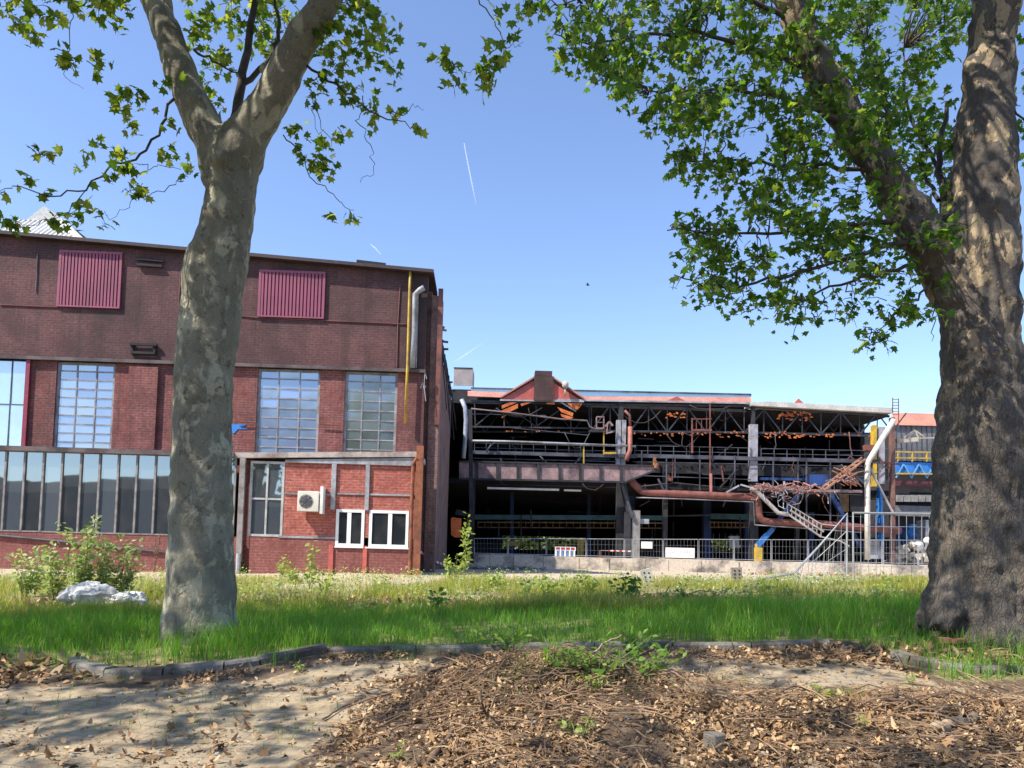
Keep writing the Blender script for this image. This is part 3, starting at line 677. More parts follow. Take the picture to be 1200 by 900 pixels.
# columns
def colm(m, x, y0, y1, w_, dy=-.15): m.box(hp(x-w_/2,y0,dy), (hp(x+w_/2,y1,dy).x, dy+.45, hp(x,y1,dy).z))
for x_ in (725,731): hb('column', M_steel_pale, lambda m: colm(m,x_,492,545,4))
hb('column', M_steel_dark, lambda m: colm(m,728,472,492,5,.0)); hb('column', M_steel_dark, lambda m: colm(m,728,545,662,9,.2))
M_colpale = paint('flaking pale column', (.34,.34,.38), (.18,.17,.19), 1.2, .7)
hb('column', M_colpale, lambda m: (colm(m,883.5,497,564,8.5),))
hb('column', M_steel_dark, lambda m: colm(m,883.5,473,497,3,0)); hb('column', M_steel_dark, lambda m: colm(m,884,564,662,9,.3))
hb('column', M_colpale, lambda m: (colm(m,1033,500,567,8),))
hb('column', M_yellow, lambda m: (colm(m,1025.5,498,570,4.5,-.3),))
hb('column', paint('rust brown column', (.20,.10,.075), (.09,.05,.045), .8, .8), lambda m: (colm(m,1047,489,658,4.5,-.4),))
hb('column', M_blue, lambda m: (colm(m,1032,572,655,3.5,.1),))
for x_ in (553,780,935,985): hb('column', M_steel_dark, lambda m: colm(m,x_,545,662,3.5,.5))
# catwalks and girders, left bay
pipe('handrail_pipe', M_steel_pale, [(551,516.5),(600,517.5),(745,523)], .09, -.5)
pipe('handrail_pipe', M_steel_mid, [(570,530,-.5),(575,522,-.5),(580,518,-.5)], .07)
bars('catwalk', M_steel_mid, [(552,530,745,535,.28)], .3, -.2)
def rail(x0, x1, y0, s0, h, n, m, dy=-.2):
    for i in range(n+1):
        x = x0+(x1-x0)*i/n; m.bar(hp(x,y0+s0*(x-x0)-h,dy), hp(x,y0+s0*(x-x0),dy), .05)
    for f in (1, .5): m.bar(hp(x0,y0-h*f,dy), hp(x1,y0+s0*(x1-x0)-h*f,dy), .045)
hb('railing', M_steel_mid, lambda m: rail(556,722,530,.026,11,12,m))
bars('tie_rod', M_steel_mid, [(555,537,722,541,.07),(552,485,640,487,.06),(585,500,690,510,.05)], .06, -.1)
pipe('bent_pipe', paint('brown grey pipe', (.16,.12,.12), (.08,.06,.06), 1, .7), [(552,479),(600,484),(655,491),(688,493),(691,500),(697,503),(715,504)], .07, -.3)
# crane girder
def girder(m):
    a_, b_ = hp(538,541,-1.3), hp(733,546,-1.3); c_, d_ = hp(733,564,-1.3), hp(538,560,-1.3)
    m.prism([a_, d_, c_, b_], (0,.12,0)); m.prism([hp(733.2,546,-1.3), hp(733.2,564,-1.3), hp(772,549,-1.3), hp(772,546.5,-1.3)], (0,.12,0))
go = hb('crane_girder', M_pink, girder)
hb('flange', M_steel_dark, lambda m: (m.bar(hp(538,540.5,-1.3), hp(773,546.3,-1.3), .26, .12), m.bar(hp(538,561,-1.3), hp(733,565,-1.3), .3, .14), m.bar(hp(733,565,-1.3), hp(771,550,-1.3), .3, .14)), parent=go)
for x_ in (559,583,607,631,656,680,704,728): hb('stiffener', M_steel_dark, lambda m: m.bar(hp(x_,541+.0256*(x_-538),-1.36), hp(x_,560.5+.02*(x_-538),-1.36), .22, .1), parent=go)
hb('buffer', M_rust_orange, lambda m: (m.tube([hp(768.5,549,-1.5),hp(770,543,-1.5)], .17, 8), m.bar(hp(767,542,-1.5),hp(767,536,-1.5), .2)), parent=go)
hb('crane_ladder', M_yellow, lambda m: (m.bar(hp(767,546,-1.2), hp(767,536,-1.2), .18), m.bar(hp(766,536,-1.2),hp(769,541,-1.2),.1)))
bars('lift_frame', M_yellow, [(707.5,505,707.5,533,.1),(707,531,722,531,.16),(684,523,684,544,.1)], .1, -.4, True)
bars('work_platform', M_pink, [(699,489,699,502,.1),(707.5,488,707.5,502,.1),(699,488.5,708,488.5,.1),(699,502,708,502,.14),(699,495,708,495,.07),(709,500,714,494,.14),(714,494,718,499,.16),(710,508,718,506,.1),(712,497,711,508,.08)], .1, -.6)
pipe('duct', M_rust, [(732,481),(738,487),(738.5,503)], .11, -.5)
pipe('duct', paint('fresh rust duct', (.34,.12,.085), (.19,.07,.055), 1.4, .65), [(738.5,500),(738.3,528),(736,533),(734,540)], .19, -.5)
# right bay: upper catwalk, cladding, lattice of posts
bars('catwalk', M_steel_mid, [(742,534,1030,541,.30)], .3, -.2)
hb('railing', M_steel_mid, lambda m: rail(744,880,534,.022,12,9,m))
hb('railing', M_steel_mid, lambda m: rail(892,1028,537.5,.02,12,9,m))
hb('cladding', M_soot2, lambda m: m.box(hp(745,541,1.2), hp(1040,562,1.25)))
bars('brace', M_steel_mid, [(752,528,752,545),(781,536,781,578),(791,536,791,560),(820,536,820,575),(861,534,861,569),(906,540,906,580),(935,538,935,600),(945,538,945,660,.1),(973,541,973,622),(918,575,918,600),(742,557,880,562,.06),(742,541,1030,547,.05),(890,600,1040,607,.06),(880,575,1010,580,.05)], .09, -.3)
pipe('brace', M_steel_dark, [(745,571),(790,566),(840,571),(860,576)], .07, -.2)
bars('scaffold', M_rust, [(811,490,811,530,.1),(832,473,832,575,.09),(811,491,834,491,.07),(811,504,834,504,.14),(832,504,832,491,.1),(816,491,816,503,.05),(822,491,822,503,.05),(828,491,828,503,.05),(811,518,811,531,.14)], .1, -.5)
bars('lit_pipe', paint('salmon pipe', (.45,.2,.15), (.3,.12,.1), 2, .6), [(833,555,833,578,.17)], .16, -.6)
# big rust pipe across the front with its white conduit below
pipe('rust_pipe', M_rust, [(737,560,-.6),(742,566,-.8),(752,576,-.8),(762,577.5,-.8),(800,579,-.8),(878,582.5,-.8),(886,584,-.8),(888.5,589,-.8),(889.5,603,-.8),(892,609,-.8),(899,611.5,-.8),(960,614,-.8),(1055,622,-.8)], .29, n=12)
pipe('conduit', M_steel_pale, [(745,583,-.9),(800,584.5,-.9),(883,588,-.9),(884,615,-.9),(960,620,-.9),(1010,624,-.9)], .05)
bars('slanted_column', M_steel_dark, [(729,563,737,600,.45),(735,600,735,650,.45)], .5, -.5)
bars('slanted_column', M_steel_mid, [(728,566,741,607,.22)], .2, -.75)
hb('concrete_stub', M_conc_grey, lambda m: m.box(hp(741,598,-.6), hp(748,655,-.1)))
hb('junction_box', M_steel_pale, lambda m: m.box(hp(750,608,-.4), hp(760,614,-.2)))
hb('signal_lamp', M_rust_orange, lambda m: (m.box(hp(782.5,559.5,-.5), hp(786,564,-.3)), m.bar(hp(784,559,-.4),hp(784,556,-.4),.06)))
# collapsed conveyor stair and cable tangle
def stair(m):
    pts = [(880,572),(888,577),(899,588),(912,601),(924,603)]
    m.tube([hp(x,y,-1.6) for x,y in pts], .17, 8)
    for (a_, b_, c_, d_) in ((924,603,962,629),(926,598,965,623)): m.bar(hp(a_,b_,-1.8), hp(c_,d_,-1.8), .14)
    m.bar(hp(922,590,-1.8), hp(962,614,-1.8), .08); m.bar(hp(962,614,-1.8), hp(980,616,-1.8), .08)
    for i in range(9):
        f = i/8; m.bar(hp(923+39*f,603+25*f,-1.8), hp(922.5+40*f,590+25*f,-1.8), .06)
    m.bar(hp(962,629,-1.8), hp(985,634,-1.8), .1); m.bar(hp(985,634,-1.8), hp(995,640,-1.8), .1)
hb('collapsed_stair', paint('bare scorched steel', (.40,.38,.36), (.22,.19,.18), 1.5, .6), stair)
M_pinkcable = paint('scorched pink cable', (.36,.17,.14), (.18,.08,.07), 2, .7)
def tangle(m):
    for i in range(1):
        x = random.uniform(876,950); y = 570+random.uniform(-4,5)
        pts = [(x,y)]
        for k in range(5): pts.append((pts[-1][0]+random.uniform(-9,14), pts[-1][1]+random.uniform(-4,5.5)))
        m.tube([hp(a_,min(max(b_,556),612),-1.2-random.random()) for a_,b_ in pts], random.choice([.03,.04,.06]), 5)
for i in range(22): hb('tangled_cable', M_pinkcable, tangle)
def tangle2(m):
    for i in range(1):
        x = random.uniform(885,975); pts = [(x, 566+random.uniform(-4,10))]
        for k in range(5): pts.append((pts[-1][0]+random.uniform(-8,8), pts[-1][1]+random.uniform(-2,9)))
        m.tube([hp(a_,min(b_,618),-1.3-random.random()) for a_,b_ in pts], .03, 5)
for i in range(12): hb('tangled_cable', M_steel_pale, tangle2)
bars('bent_member', M_steel_pale, [(851,577,866,569),(868,568,882,572),(919,575,919,564)], .12, -1.3, True)
bars('scorched_beam', M_pink, [(885,572,945,572,.32),(900,574,1010,576,.22)], .3, -.9)
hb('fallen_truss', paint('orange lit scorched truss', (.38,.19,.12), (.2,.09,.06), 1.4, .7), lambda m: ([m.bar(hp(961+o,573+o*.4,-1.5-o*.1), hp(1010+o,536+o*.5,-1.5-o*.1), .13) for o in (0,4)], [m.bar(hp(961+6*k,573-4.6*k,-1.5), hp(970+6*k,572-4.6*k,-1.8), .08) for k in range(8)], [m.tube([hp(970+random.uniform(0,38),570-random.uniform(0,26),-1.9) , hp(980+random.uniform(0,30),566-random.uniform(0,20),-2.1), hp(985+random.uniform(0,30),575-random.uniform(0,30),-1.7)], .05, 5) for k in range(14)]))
hb('hopper', M_rust, lambda m: m.box(hp(1014.5,521,-.7), hp(1022,529,-.2)))
pipe('white_pipe', paint('cream vent pipe', (.60,.57,.51), (.44,.40,.35), 1.2, .6), [(1016.5,656,-1.2),(1016.5,600,-1.2),(1016.5,546,-1.2),(1018,540,-1.2),(1047.5,492,-1.2)], .22, n=12)
bars('stay', M_steel_pale, [(1018,546,1046,600,.14)], .14, -1.0)
bars('blue_brace', M_blue_dk, [(946,566,888,642,.3),(966,566,1008,640,.3),(890,561,1020,563,.22),(944,563,968,563,.9)], .3, .2)
bars('blue_brace', M_blue, [(905,620,886,641,.36),(1032,575,1034,640,.2)], .3, -.4)
hb('scorched_panel', M_brownmesh, lambda m: m.box(hp(983,573,.8), hp(994,600,.9)))
hb('scorched_panel', M_steel_dark, lambda m: m.box(hp(996,575,.9), hp(1013,600,1.0)))
for x_ in (1019,1027): hb('door_panel', M_steel_pale, lambda m: m.box(hp(x_,632,-.2), hp(x_+7,655,-.1)))
bars('roof_ladder', M_rust, [(1046,466,1046,484,.06),(1053,467,1053,500,.06)]+[(1046,468+3.5*i,1053,468+3.5*i,.05) for i in range(6)], .06, -.6)
# left edge: blue column, hose, soot wall pieces
bars('blue_column', paint('scorched blue column', (.03,.10,.26), (.015,.03,.06), .5, .6), [(519,530,518,642,.6),(523,462,523,530,.35),(512,494,528,494,.9)], .6, -7)
hb('side_bracket', M_steel_pale, lambda m: (m.bar(hp(512,533,-8),hp(522,528,-8),.1), m.bar(hp(500,600,-18), hp(503,660,-18), .2)))
pipe('hanging_hose', paint('silver hose', (.36,.40,.48), (.2,.22,.28), 1.5, .4), [(541,468,-2),(545,478,-2),(546,492,-2),(545,515,-2),(543,537,-2)], .17)
hb('switch_cabinet', paint('orange cabinet', (.85,.17,.03), (.65,.11,.025), 1, .5), lambda m: (m.prism([hp(528.5,607,-5), hp(533,606,-5), hp(533,630,-5), hp(528.5,627,-5)][::-1], (0,.5,0)), m.box(hp(533.2,607,-5.02), hp(540,630,-4.5))))
bars('pipe_run', M_steel_dark, [(551,480,553,660,.3),(534,600,546,602,.4)]+[(500+3*i,470+9*i,516+2*i,560+8*i,.12) for i in range(5)], .1, -4)
M_cable = paint('black cable', (.02,.02,.024), (.05,.035,.03), 3, .8)
for i in range(34):
    x0 = random.uniform(560,1000); y0 = random.choice([477,506,536,545,566]) + random.uniform(-2,2); L_ = random.uniform(12,60); sag = random.uniform(4,22); dd = random.uniform(-.4,.9)
    pts = [(x0+L_*f, y0+sag*4*f*(1-f)+random.uniform(-1,1), dd) for f in (0,.2,.4,.6,.8,1)] if random.random() < .6 else [(x0+random.uniform(-2,2)*k, y0+sag*.9*k*.5, dd) for k in range(5)]
    pipe('hanging_cable', random.choice([M_cable, M_cable, M_rust, M_steel_mid]), pts, random.choice([.02,.03,.045]), n=5)
for i in range(16):
    x0 = random.uniform(770,1035); y0 = random.uniform(535,565); a_ = random.uniform(-.9,.9)+random.choice([0,1.57]); L_ = random.uniform(10,34)
    bars('bent_member', random.choice([M_steel_dark, M_rust, M_steel_mid]), [(x0, y0, x0+L_*math.cos(a_), y0+L_*math.sin(a_), random.uniform(.06,.14))], .1, random.uniform(-.6,.8))
# ladders, cables, dim clutter in the dark upper storey so that it is not an empty black hole
M_dim = paint('dim steel', (.075,.075,.09), (.03,.03,.035), .8, .7)
def clutter(m):
    for i in range(1):
        x = random.uniform(552,1040); y = random.uniform(512,560); dy = random.uniform(2,12)
        if random.random() < .5: m.bar(hp(x,y,dy), hp(x,y+random.uniform(6,26),dy), .08)
        else: m.bar(hp(x,y,dy), hp(x+random.uniform(10,50),y+random.uniform(-1,2),dy), .09)
for i in range(56): hb('inner_beam', M_dim, clutter)
def clutter2(m):
    for i in range(1):
        x = random.uniform(556,1010); y = random.uniform(570,620); dy = random.uniform(3,14)
        if random.random() < .4: m.bar(hp(x,y,dy), hp(x,y+random.uniform(10,36),dy), .12)
        else: m.bar(hp(x,y,dy), hp(x+random.uniform(8,60),y+random.uniform(-1,2),dy), .12)
for i in range(40): hb('inner_beam', M_steel_dark, clutter2)

# ================================================================== plant building on the right, box behind
Rf = Frame(1050, 660, 78, R(2.2)); rp = Rf.hit
rb = empty('crane_bay_building', Rf.o, Rf.yaw, label='grey clad works building with red roof and bright blue crane girder beside right tree', cat='building')
def rbx(name, mat, x0, y0, x1, y1, dy=0, th=.3, par=rb): 
    mb = MB(); p = rp(x0,y0,dy); q = rp(x1,y1,dy); mb.box((p.x,dy,p.z),(q.x,dy+th,q.z)); return mb.build(name, mat, par)
XE = 1330
rbx('wall', paint('grey cladding', (.155,.155,.165), (.09,.09,.10), .5, .6), 1046, 497, XE, 548, .3)
mb = MB()
for i in range(46): mb.bar(rp(1050+6*i,499,.28), rp(1050+6*i,540,.28), .07)
mb.build('cladding_rib', M_steel_mid, rb)
mb = MB(); mb.prism([rp(1046,498,0), rp(XE,504,0), rp(XE,490,3), rp(1046,484,3)], (0,.1,.05)); mb.build('roof', paint('terracotta roof', (.42,.19,.13), (.33,.14,.10), .4, .7), rb)
mb = MB(); mb.box((rp(1046,497,.7).x,.7,0),(rp(XE,497,.7).x,25,rp(1100,500,.6).z)); mb.build('hall_body', M_soot2, rb)
rbx('crane_girder', M_blue, 1050, 541, XE, 562, -.8)
mb = MB()
for i in range(16): mb.bar(rp(1050+18*i,560,-.9), rp(1059+18*i,544,-.9), .12); mb.bar(rp(1059+18*i,544,-.9), rp(1068+18*i,560,-.9), .12)
mb.build('girder_lattice', paint('light blue lattice', (.12,.33,.62), (.08,.25,.5), 1, .5), rb)
mb = MB()
for y in (529.5, 536.5): mb.bar(rp(1050,y,-1), rp(XE,y+4,-1), .12)
for i in range(16): mb.bar(rp(1052+17*i,529,-1), rp(1052+17*i,541,-1), .11)
mb.bar(rp(1050,555,-1), rp(XE,558,-1), .14)
mb.build('railing', M_yellow, rb)
rbx('crane_beam', paint('dark red beam', (.13,.03,.035), (.07,.02,.02), .5, .6), 1050, 563, XE, 577.5, -.5)
mb = MB()
for i in range(20):
    p = rp(1051+8.6*i,580,-.4); q = rp(1058.6+8.6*i,588,-.4); mb.box((p.x,-.4,p.z),(q.x,-.2,q.z))
mb.build('concrete_panel', M_conc_grey, rb)
rbx('wall', M_steel_dark, 1046, 578, XE, 592, .1)
rbx('wall', paint('grey lower sheeting', (.19,.19,.20), (.10,.10,.105), .6, .7), 1046, 592, XE, 612, .0)
mb = MB(); 
for s in ((1058,514,1072,504),(1072,504,1084,513),(1058,514,1098,513),(1064,514,1072,504),(1072,504,1076,513)): mb.bar(rp(s[0],s[1],-14), rp(s[2],s[3],-14), .1)
mb.bar(rp(1050,517,-14), rp(1075,515,-14), .35); mb.build('lattice_jib', M_conc, rb)
Bf = Frame(543, 455, 95, 0)
bx = empty('roof_plant_box', Bf.o, 0, label='small pale grey box building rising behind the burnt hall roof', cat='building')
mb = MB(); p = Bf.hit(532,431.5); q = Bf.hit(553.5,452); mb.box((p.x,0,q.z),(q.x,4,p.z)); mb.build('wall', paint('pale box sheet', (.30,.26,.26), (.22,.19,.19), .5, .7), bx)
mb = MB(); p = Bf.hit(530,452); q = Bf.hit(554,457); mb.box((p.x,-.2,q.z),(q.x,4.2,p.z-.01)); mb.build('glazed_band', M_pane_blue, bx)
mb = MB(); p = Bf.hit(530,457.2); q = Bf.hit(556,463); mb.box((p.x,-.2,0),(q.x,4.2,p.z)); mb.build('base', M_soot2, bx)
mb = MB(); p = Bf.hit(531.5,430.5); q = Bf.hit(554,431.5); mb.box((p.x,-.1,q.z+.01),(q.x,4.1,p.z)); mb.build('roof_cap', M_steel_mid, bx)

# ================================================================== ledge, fences and odds and ends in front of the hall
def gfoot(px, y): p = at(px, 640, y); return Vector((p.x, y, g1(p.x, y)))
mb = MB(); x = 548
ledge_o = at(560, 660, 58.8)
while x < 1180:
    wpx = random.uniform(26, 44); a_, b_ = at(x, 655, 58.8), at(x+wpx-.5, 655, 58.8)
    zt_l = at(800, 655.6, 58.8).z; dz = random.uniform(-.04, .03); dy = random.uniform(-.12,.06)
    mb.box((a_.x, 58.6+dy, -.2), (b_.x, 62.6, zt_l+dz)); x += wpx
M_ledgeconc = paint('stained pale ledge concrete', (.56,.48,.38), (.15,.13,.12),   .45, .9, lo=.49, hi=.63, bmp=.6)
o = mb.build('concrete_ledge', M_ledgeconc); tag(o, 'low wall of stained pale concrete blocks along the front of the burnt hall', 'wall')
FT, FB = 631, 655.3
def wire_panel(m, w_, pl, pr, tl, tr, nv=14, nh=6, rf=.024, rw=.007):
    pl, pr, tl, tr = map(Vector, (pl, pr, tl, tr))
    return pl, pr, tl, tr
def panel(name, pl, pr, tl, tr, label, cat, group=None, nv=10, nh=2, rf=.03, rw=.0035, mat=M_galv, root=None, feet=True):
    pl, pr, tl, tr = map(Vector, (pl, pr, tl, tr))
    r = root or empty(name, (pl+pr)/2, 0, label=label, cat=cat, group=group); of = r.location.copy()
    m = MB(); m.tube([pl, tl, tr, pr], rf, 6); m.tube([pl+(tl-pl)*.06, pr+(tr-pr)*.06], rf*.8, 6); m.build('frame', mat, r, off=of)
    m = MB()
    for i in range(1, nv): f = i/nv; m.bar(pl.lerp(pr, f)+(tl-pl).lerp(tr-pr, f)*.06, tl.lerp(tr, f), rw*2)
    for j in range(1, nh+1): f = .06+.94*j/(nh+1); m.bar(pl.lerp(tl, f), pr.lerp(tr, f), rw*2)
    m.build('wire_mesh', mat, r, off=of); return r
posts = [555, 595, 640, 687, 731.5, 741.5, 777, 818.5, 860, 904, 947, 991, 1034, 1076, 1120]
labs = ['wire mesh fence panel nearest the leaning tall weed and orange cabinet', 'wire mesh fence panel left of the red and white barrier board',
 'wire mesh fence panel right behind the red and white barrier board', 'wire mesh fence panel behind the red and white boom',
 'very narrow wire fence panel between paired posts left of white notice', 'wire fence panel carrying the square white notice', 'wire fence panel carrying the long white banner',
 'wire fence panel just right of the long white banner', 'wire fence panel behind which the yellow box stands', 'wire fence panel on the ledge just right of the yellow box',
 'wire fence panel on the ledge left behind the bent near panel', 'wire fence panel on the ledge behind the standing near fence post', 'wire fence panel on the ledge behind the standing near fence',
 'wire fence panel on the ledge left of the right tree trunk']
FY = 59.6
for i, (x0, x1) in enumerate(zip(posts, posts[1:])):
    t0, t1 = FT+.004*(x0-555), FT+.004*(x1-555)
    a_, b_ = at(x0+.7, FB, FY), at(x1-.7, FB, FY); z0_ = zt_l+.01; a_.z = b_.z = z0_
    panel('mesh_fence', a_, b_, at(x0+.7, t0, FY), at(x1-.7, t1, FY), labs[i], 'fence panel', 'mesh fence panels on the concrete ledge')
def board(name, mat, x0, y0, x1, y1, y, th=.03, **k):
    p, q = at(x0, y0, y), at(x1, y1, y); c = ((p.x+q.x)/2, y, q.z)
    m = MB(); m.box((p.x, y, q.z), (q.x, y+th, p.z)); o = m.build(name, mat, None, off=c); tag(o, **k); return o, c
board('notice_board', M_white, 751.5, 634.5, 764.5, 643, FY-.12, label='small square white notice tied to the mesh fence', cat='notice')
bn, bc = board('banner', paint('white banner cloth', (.80,.78,.74), (.70,.67,.62), .8, .7, fine=.06), 780, 641.5, 814, 654, FY-.12, label='long white banner hung low on the mesh fence', cat='banner')
mfp = paint('faded print', (.50,.50,.46), (.62,.6,.56), 2, .7)
for i in range(13):
    m = MB()
    if random.random() < .85: p = at(783+2.2*i, 648.3+random.uniform(-.3,.3), FY-.13); m.box((p.x, p.y, p.z), (p.x+.09, p.y+.004, p.z+random.uniform(.12,.24)))
    if m.v: m.build('faded_print', mfp, bn, off=bc)
# barrier board with red reflectors
def barrier():
    p, q = at(650.5, 640.5, 59.0), at(674.5, 653.8, 59.0); z0_ = zt_l; r = empty('barrier_board', ((p.x+q.x)/2, 59.0, z0_), 0, label='small white barrier with red and blue slats in front of the dark hall', cat='barrier')
    of = r.location.copy(); W = q.x-p.x; Hh = p.z-z0_; m = MB(); m.box((p.x, 58.99, z0_+Hh*.62), (q.x, 59.03, z0_+Hh*.68)); m.box((p.x, 58.99, z0_+Hh*.94),(q.x,59.03,z0_+Hh))
    for i in range(5): xa = p.x+W*(i/4)*.95; m.box((xa, 58.99, z0_+Hh*.68), (xa+W*.05, 59.03, z0_+Hh*.94))
    m.build('frame', M_plastic, r, off=of); m = MB()
    for i in range(4): xa = p.x+W*(.05+i*.2375); m.box((xa+.02, 58.985, z0_+Hh*.69), (xa+W*.16, 59.02, z0_+Hh*.93))
    m.build('reflector', paint('barrier red', (.55,.05,.04), (.4,.04,.03), 2, .4), r, off=of); mblue = paint('barrier blue', (.15,.25,.5), (.1,.18,.4), 2, .4)
    for i in range(9): m = MB(); xa = p.x+W*(i/9.); m.box((xa, 58.99, z0_+.02), (xa+W*.085, 59.03, z0_+Hh*.615)); m.build('slat', mblue if i%2 else M_plastic, r, off=of)
barrier()
# red and white boom
r = empty('boom', gfoot(703, 59.2), 0, label='thin red and white boom on a short post before the fence', cat='boom'); of = r.location.copy()
m = MB(); p = at(703, 645, 59.2); m.bar((p.x, 59.2, zt_l), p, .12); m.build('post', M_rust, r, off=of)
for k_ in range(2):
    m = MB()
    for i in range(k_, 8, 2): m.bar(at(712+3.4*i, 645.2+.1*i, 59.2), at(715.4+3.4*i, 645.3+.1*i, 59.2), .09)
    m.bar(p, at(713, 645.2, 59.25), .04); m.build('bar', M_white if k_ else paint('boom red', (.5,.06,.04), (.4,.05,.03), 2, .5), r, off=of)
# yellow box
p, q = at(885.5, 641.5, 60.8), at(893.5, 655, 60.8); r = empty('utility_box', (p.x, 60.8, zt_l), 0, label='yellow utility box with small top stub standing behind the mesh fence', cat='utility box'); of = r.location.copy()
m = MB(); m.box((p.x, 60.8, zt_l), (q.x, 61.2, p.z)); m.build('casing', M_yellow, r, off=of); m = MB(); t_ = at(887, 637.5, 60.8); m.box((t_.x-.07, 60.9, p.z), (t_.x+.07, 61.05, t_.z)); m.build('stub', M_yellow, r, off=of)
# sagging red white tape by the annex corner
m = [MB(), MB()]
pa, pb = at(487, 642, 29.2), at(521, 661, 45)
for i in range(14):
    f0, f1 = i/14, (i+1)/14
    s_ = lambda f: pa.lerp(pb, f) - Vector((0,0,.5*f*(1-f)))
    m[i%2].bar(s_(f0), s_(f1), .012, .11)
r = empty('barrier_tape', pa, 0, label='red and white barrier tape sagging from the rusty corner post', cat='tape')
m[0].build('stripe', paint('tape red', (.6,.05,.04), (.5,.04,.03), 2, .5), r, off=pa); m[1].build('stripe', M_white, r, off=pa)
# container, board and rubble beyond the right end of the ledge
def thing_box(name, mat, x0, y0, x1, y1, y, dpt, label, cat, lidmat=None):
    p, q = at(x0, y0, y), at(x1, y1, y); zb = max(0.1, min(q.z, 1)) if y1 > 650 else q.z
    r = empty(name, ((p.x+q.x)/2, y+dpt/2, zb), 0, label=label, cat=cat); of = r.location.copy()
    m = MB(); m.box((p.x, y, zb), (q.x, y+dpt, p.z)); m.build('body', mat, r, off=of)
    m = MB(); n_ = max(2, int((q.x-p.x)/.35))
    for i in range(n_+1): xx = p.x+(q.x-p.x)*i/n_; m.box((xx-.04, y-.05, zb), (xx+.04, y-.001, p.z-.12))
    m.box((p.x-.04, y-.07, p.z-.10), (q.x+.04, y+dpt, p.z+.04)); m.build('rib', lidmat or mat, r, off=of)
thing_box('container', M_blue, 1066, 615, 1086, 656, 67, 2.4, 'blue steel container behind rubble at the right end of the hall', 'container')
thing_box('container', M_blue, 1188, 575, 1260, 656, 66, 2.4, 'tall blue container seen right of the right tree trunk', 'container')
thing_box('site_cabin', M_steel_pale, 1085, 610, 1096, 656, 65, 1.5, 'pale grey site cabinet half hidden behind the right tree trunk', 'cabinet')
def blob(m, c, r3, seed, n=10, amp=.35):
    c = Vector(c); vs = []; fs = []
    for i in range(n+1):
        th = math.pi*i/n
        for j in range(2*n):
            ph = math.pi*j/n; d = Vector((math.sin(th)*math.cos(ph), math.sin(th)*math.sin(ph), math.cos(th)))
            k_ = 1+amp*mnoise.noise(d*1.4+Vector((seed,seed*2.1,0)))+amp*.55*mnoise.noise(d*3.7+Vector((0,seed,seed)))
            vs.append(c+Vector((d.x*r3[0], d.y*r3[1], d.z*r3[2]))*k_)
    for i in range(n):
        for j in range(2*n): fs.append((i*2*n+j, (i+1)*2*n+j, (i+1)*2*n+(j+1)%(2*n), i*2*n+(j+1)%(2*n)))
    m.add(vs, fs)
def rubble(name, x0, x1, ypx, y, n, smin, smax, mat, hgt, **k):
    m = MB()
    for i in range(n):
        f = random.random(); p = at(x0+(x1-x0)*f, ypx, y+random.uniform(-.8,.8)); s_ = random.uniform(smin, smax)
        z = g1(p.x, p.y) if k.pop('_', None) is None else 0
        h_ = hgt*math.sin(math.pi*f)*random.random(); a_ = random.uniform(0,6.3); d_ = Vector((math.cos(a_), math.sin(a_), random.uniform(-.5,.5))).normalized()*s_
        c = Vector((p.x, p.y, max(z, k.get('zb', z))+h_+s_*.25)); m.bar(c-d_*.5, c+d_*.5, s_*random.uniform(.3,.7), s_*random.uniform(.3,.6))
    k.pop('zb', None); o = m.build(name, mat); tag(o, **k); return o
rubble('rubble', 1040, 1100, 650, 64.5, 240, .2, .8, M_conc, 1.9, kind='stuff', zb=zt_l-.2)
rubble('rubble', 500, 640, 664, 46, 160, .08, .35, M_conc_grey, .12, kind='stuff')
rubble('rubble', 880, 1090, 672, 46, 90, .06, .38, paint('brick rubble', (.36,.20,.13), (.28,.2,.15), 1, .9), .1, kind='stuff')
for px_, py_, s_, lb in ((1075, 640, .5, 'white rubble sack lying on the rubble beside the blue container'), (1087, 634, .35, 'small white sack on top of the rubble near the grey cabinet')):
    m = MB(); p = at(px_, py_, 64); blob(m, p, (s_, s_*.7, s_*.8), px_); o = m.build('rubble_sack', M_white, None, off=p, smooth=True); tag(o, lb, 'sack')

# ------------------------------------------------------------------ near mesh fence: one standing panel, one bent one, feet
FYN = 20.0
def gz(p): return Vector((p.x, p.y, g1(p.x, p.y)))
pa = gz(at(1000, 690, FYN)); ta = at(999.5, 601, FYN); pb = gz(at(1160, 690, FYN+.2)); tb = at(1160, 603, FYN+.2)
panel('mesh_fence', pa, pb, ta, tb, 'standing galvanised mesh fence panel ending behind the right tree trunk', 'fence panel', nv=18, nh=4, rf=.032, rw=.006)
r = empty('mesh_fence', gz(at(950, 690, FYN-.3)), 0, label='collapsed bent mesh fence panel hanging down left from the standing post', cat='fence panel'); of = r.location.copy()
tops = [at(992.5,601.5,FYN), at(960,640,FYN-.1), at(930,672,FYN-.4), at(900,677,FYN-.7), at(868,684.5,FYN-1)]
bots = [gz(at(992.5,691,FYN)), at(958,690.5,FYN-.3), at(930,689.5,FYN-.6), at(900,688,FYN-.8), at(868,685.5,FYN-1)]
m = MB(); m.tube([bots[0]]+tops, .028, 6); m.tube(bots, .024, 6); m.build('frame', M_galv, r, off=of)
m = MB()
for i in range(1, 20):
    f = i/20*4; k_ = min(3, int(f)); t_ = tops[k_].lerp(tops[k_+1], f-k_); b_ = bots[k_].lerp(bots[k_+1], f-k_); mid = t_.lerp(b_, .5)+Vector((.04*math.sin(i*2.1), .1, 0)); m.tube([t_, mid, b_], .006, 4)
for j in range(1, 4): m.tube([t_.lerp(b_, j/4) for t_, b_ in zip(tops, bots)], .006, 4)
m.build('wire_mesh', M_galv, r, off=of)
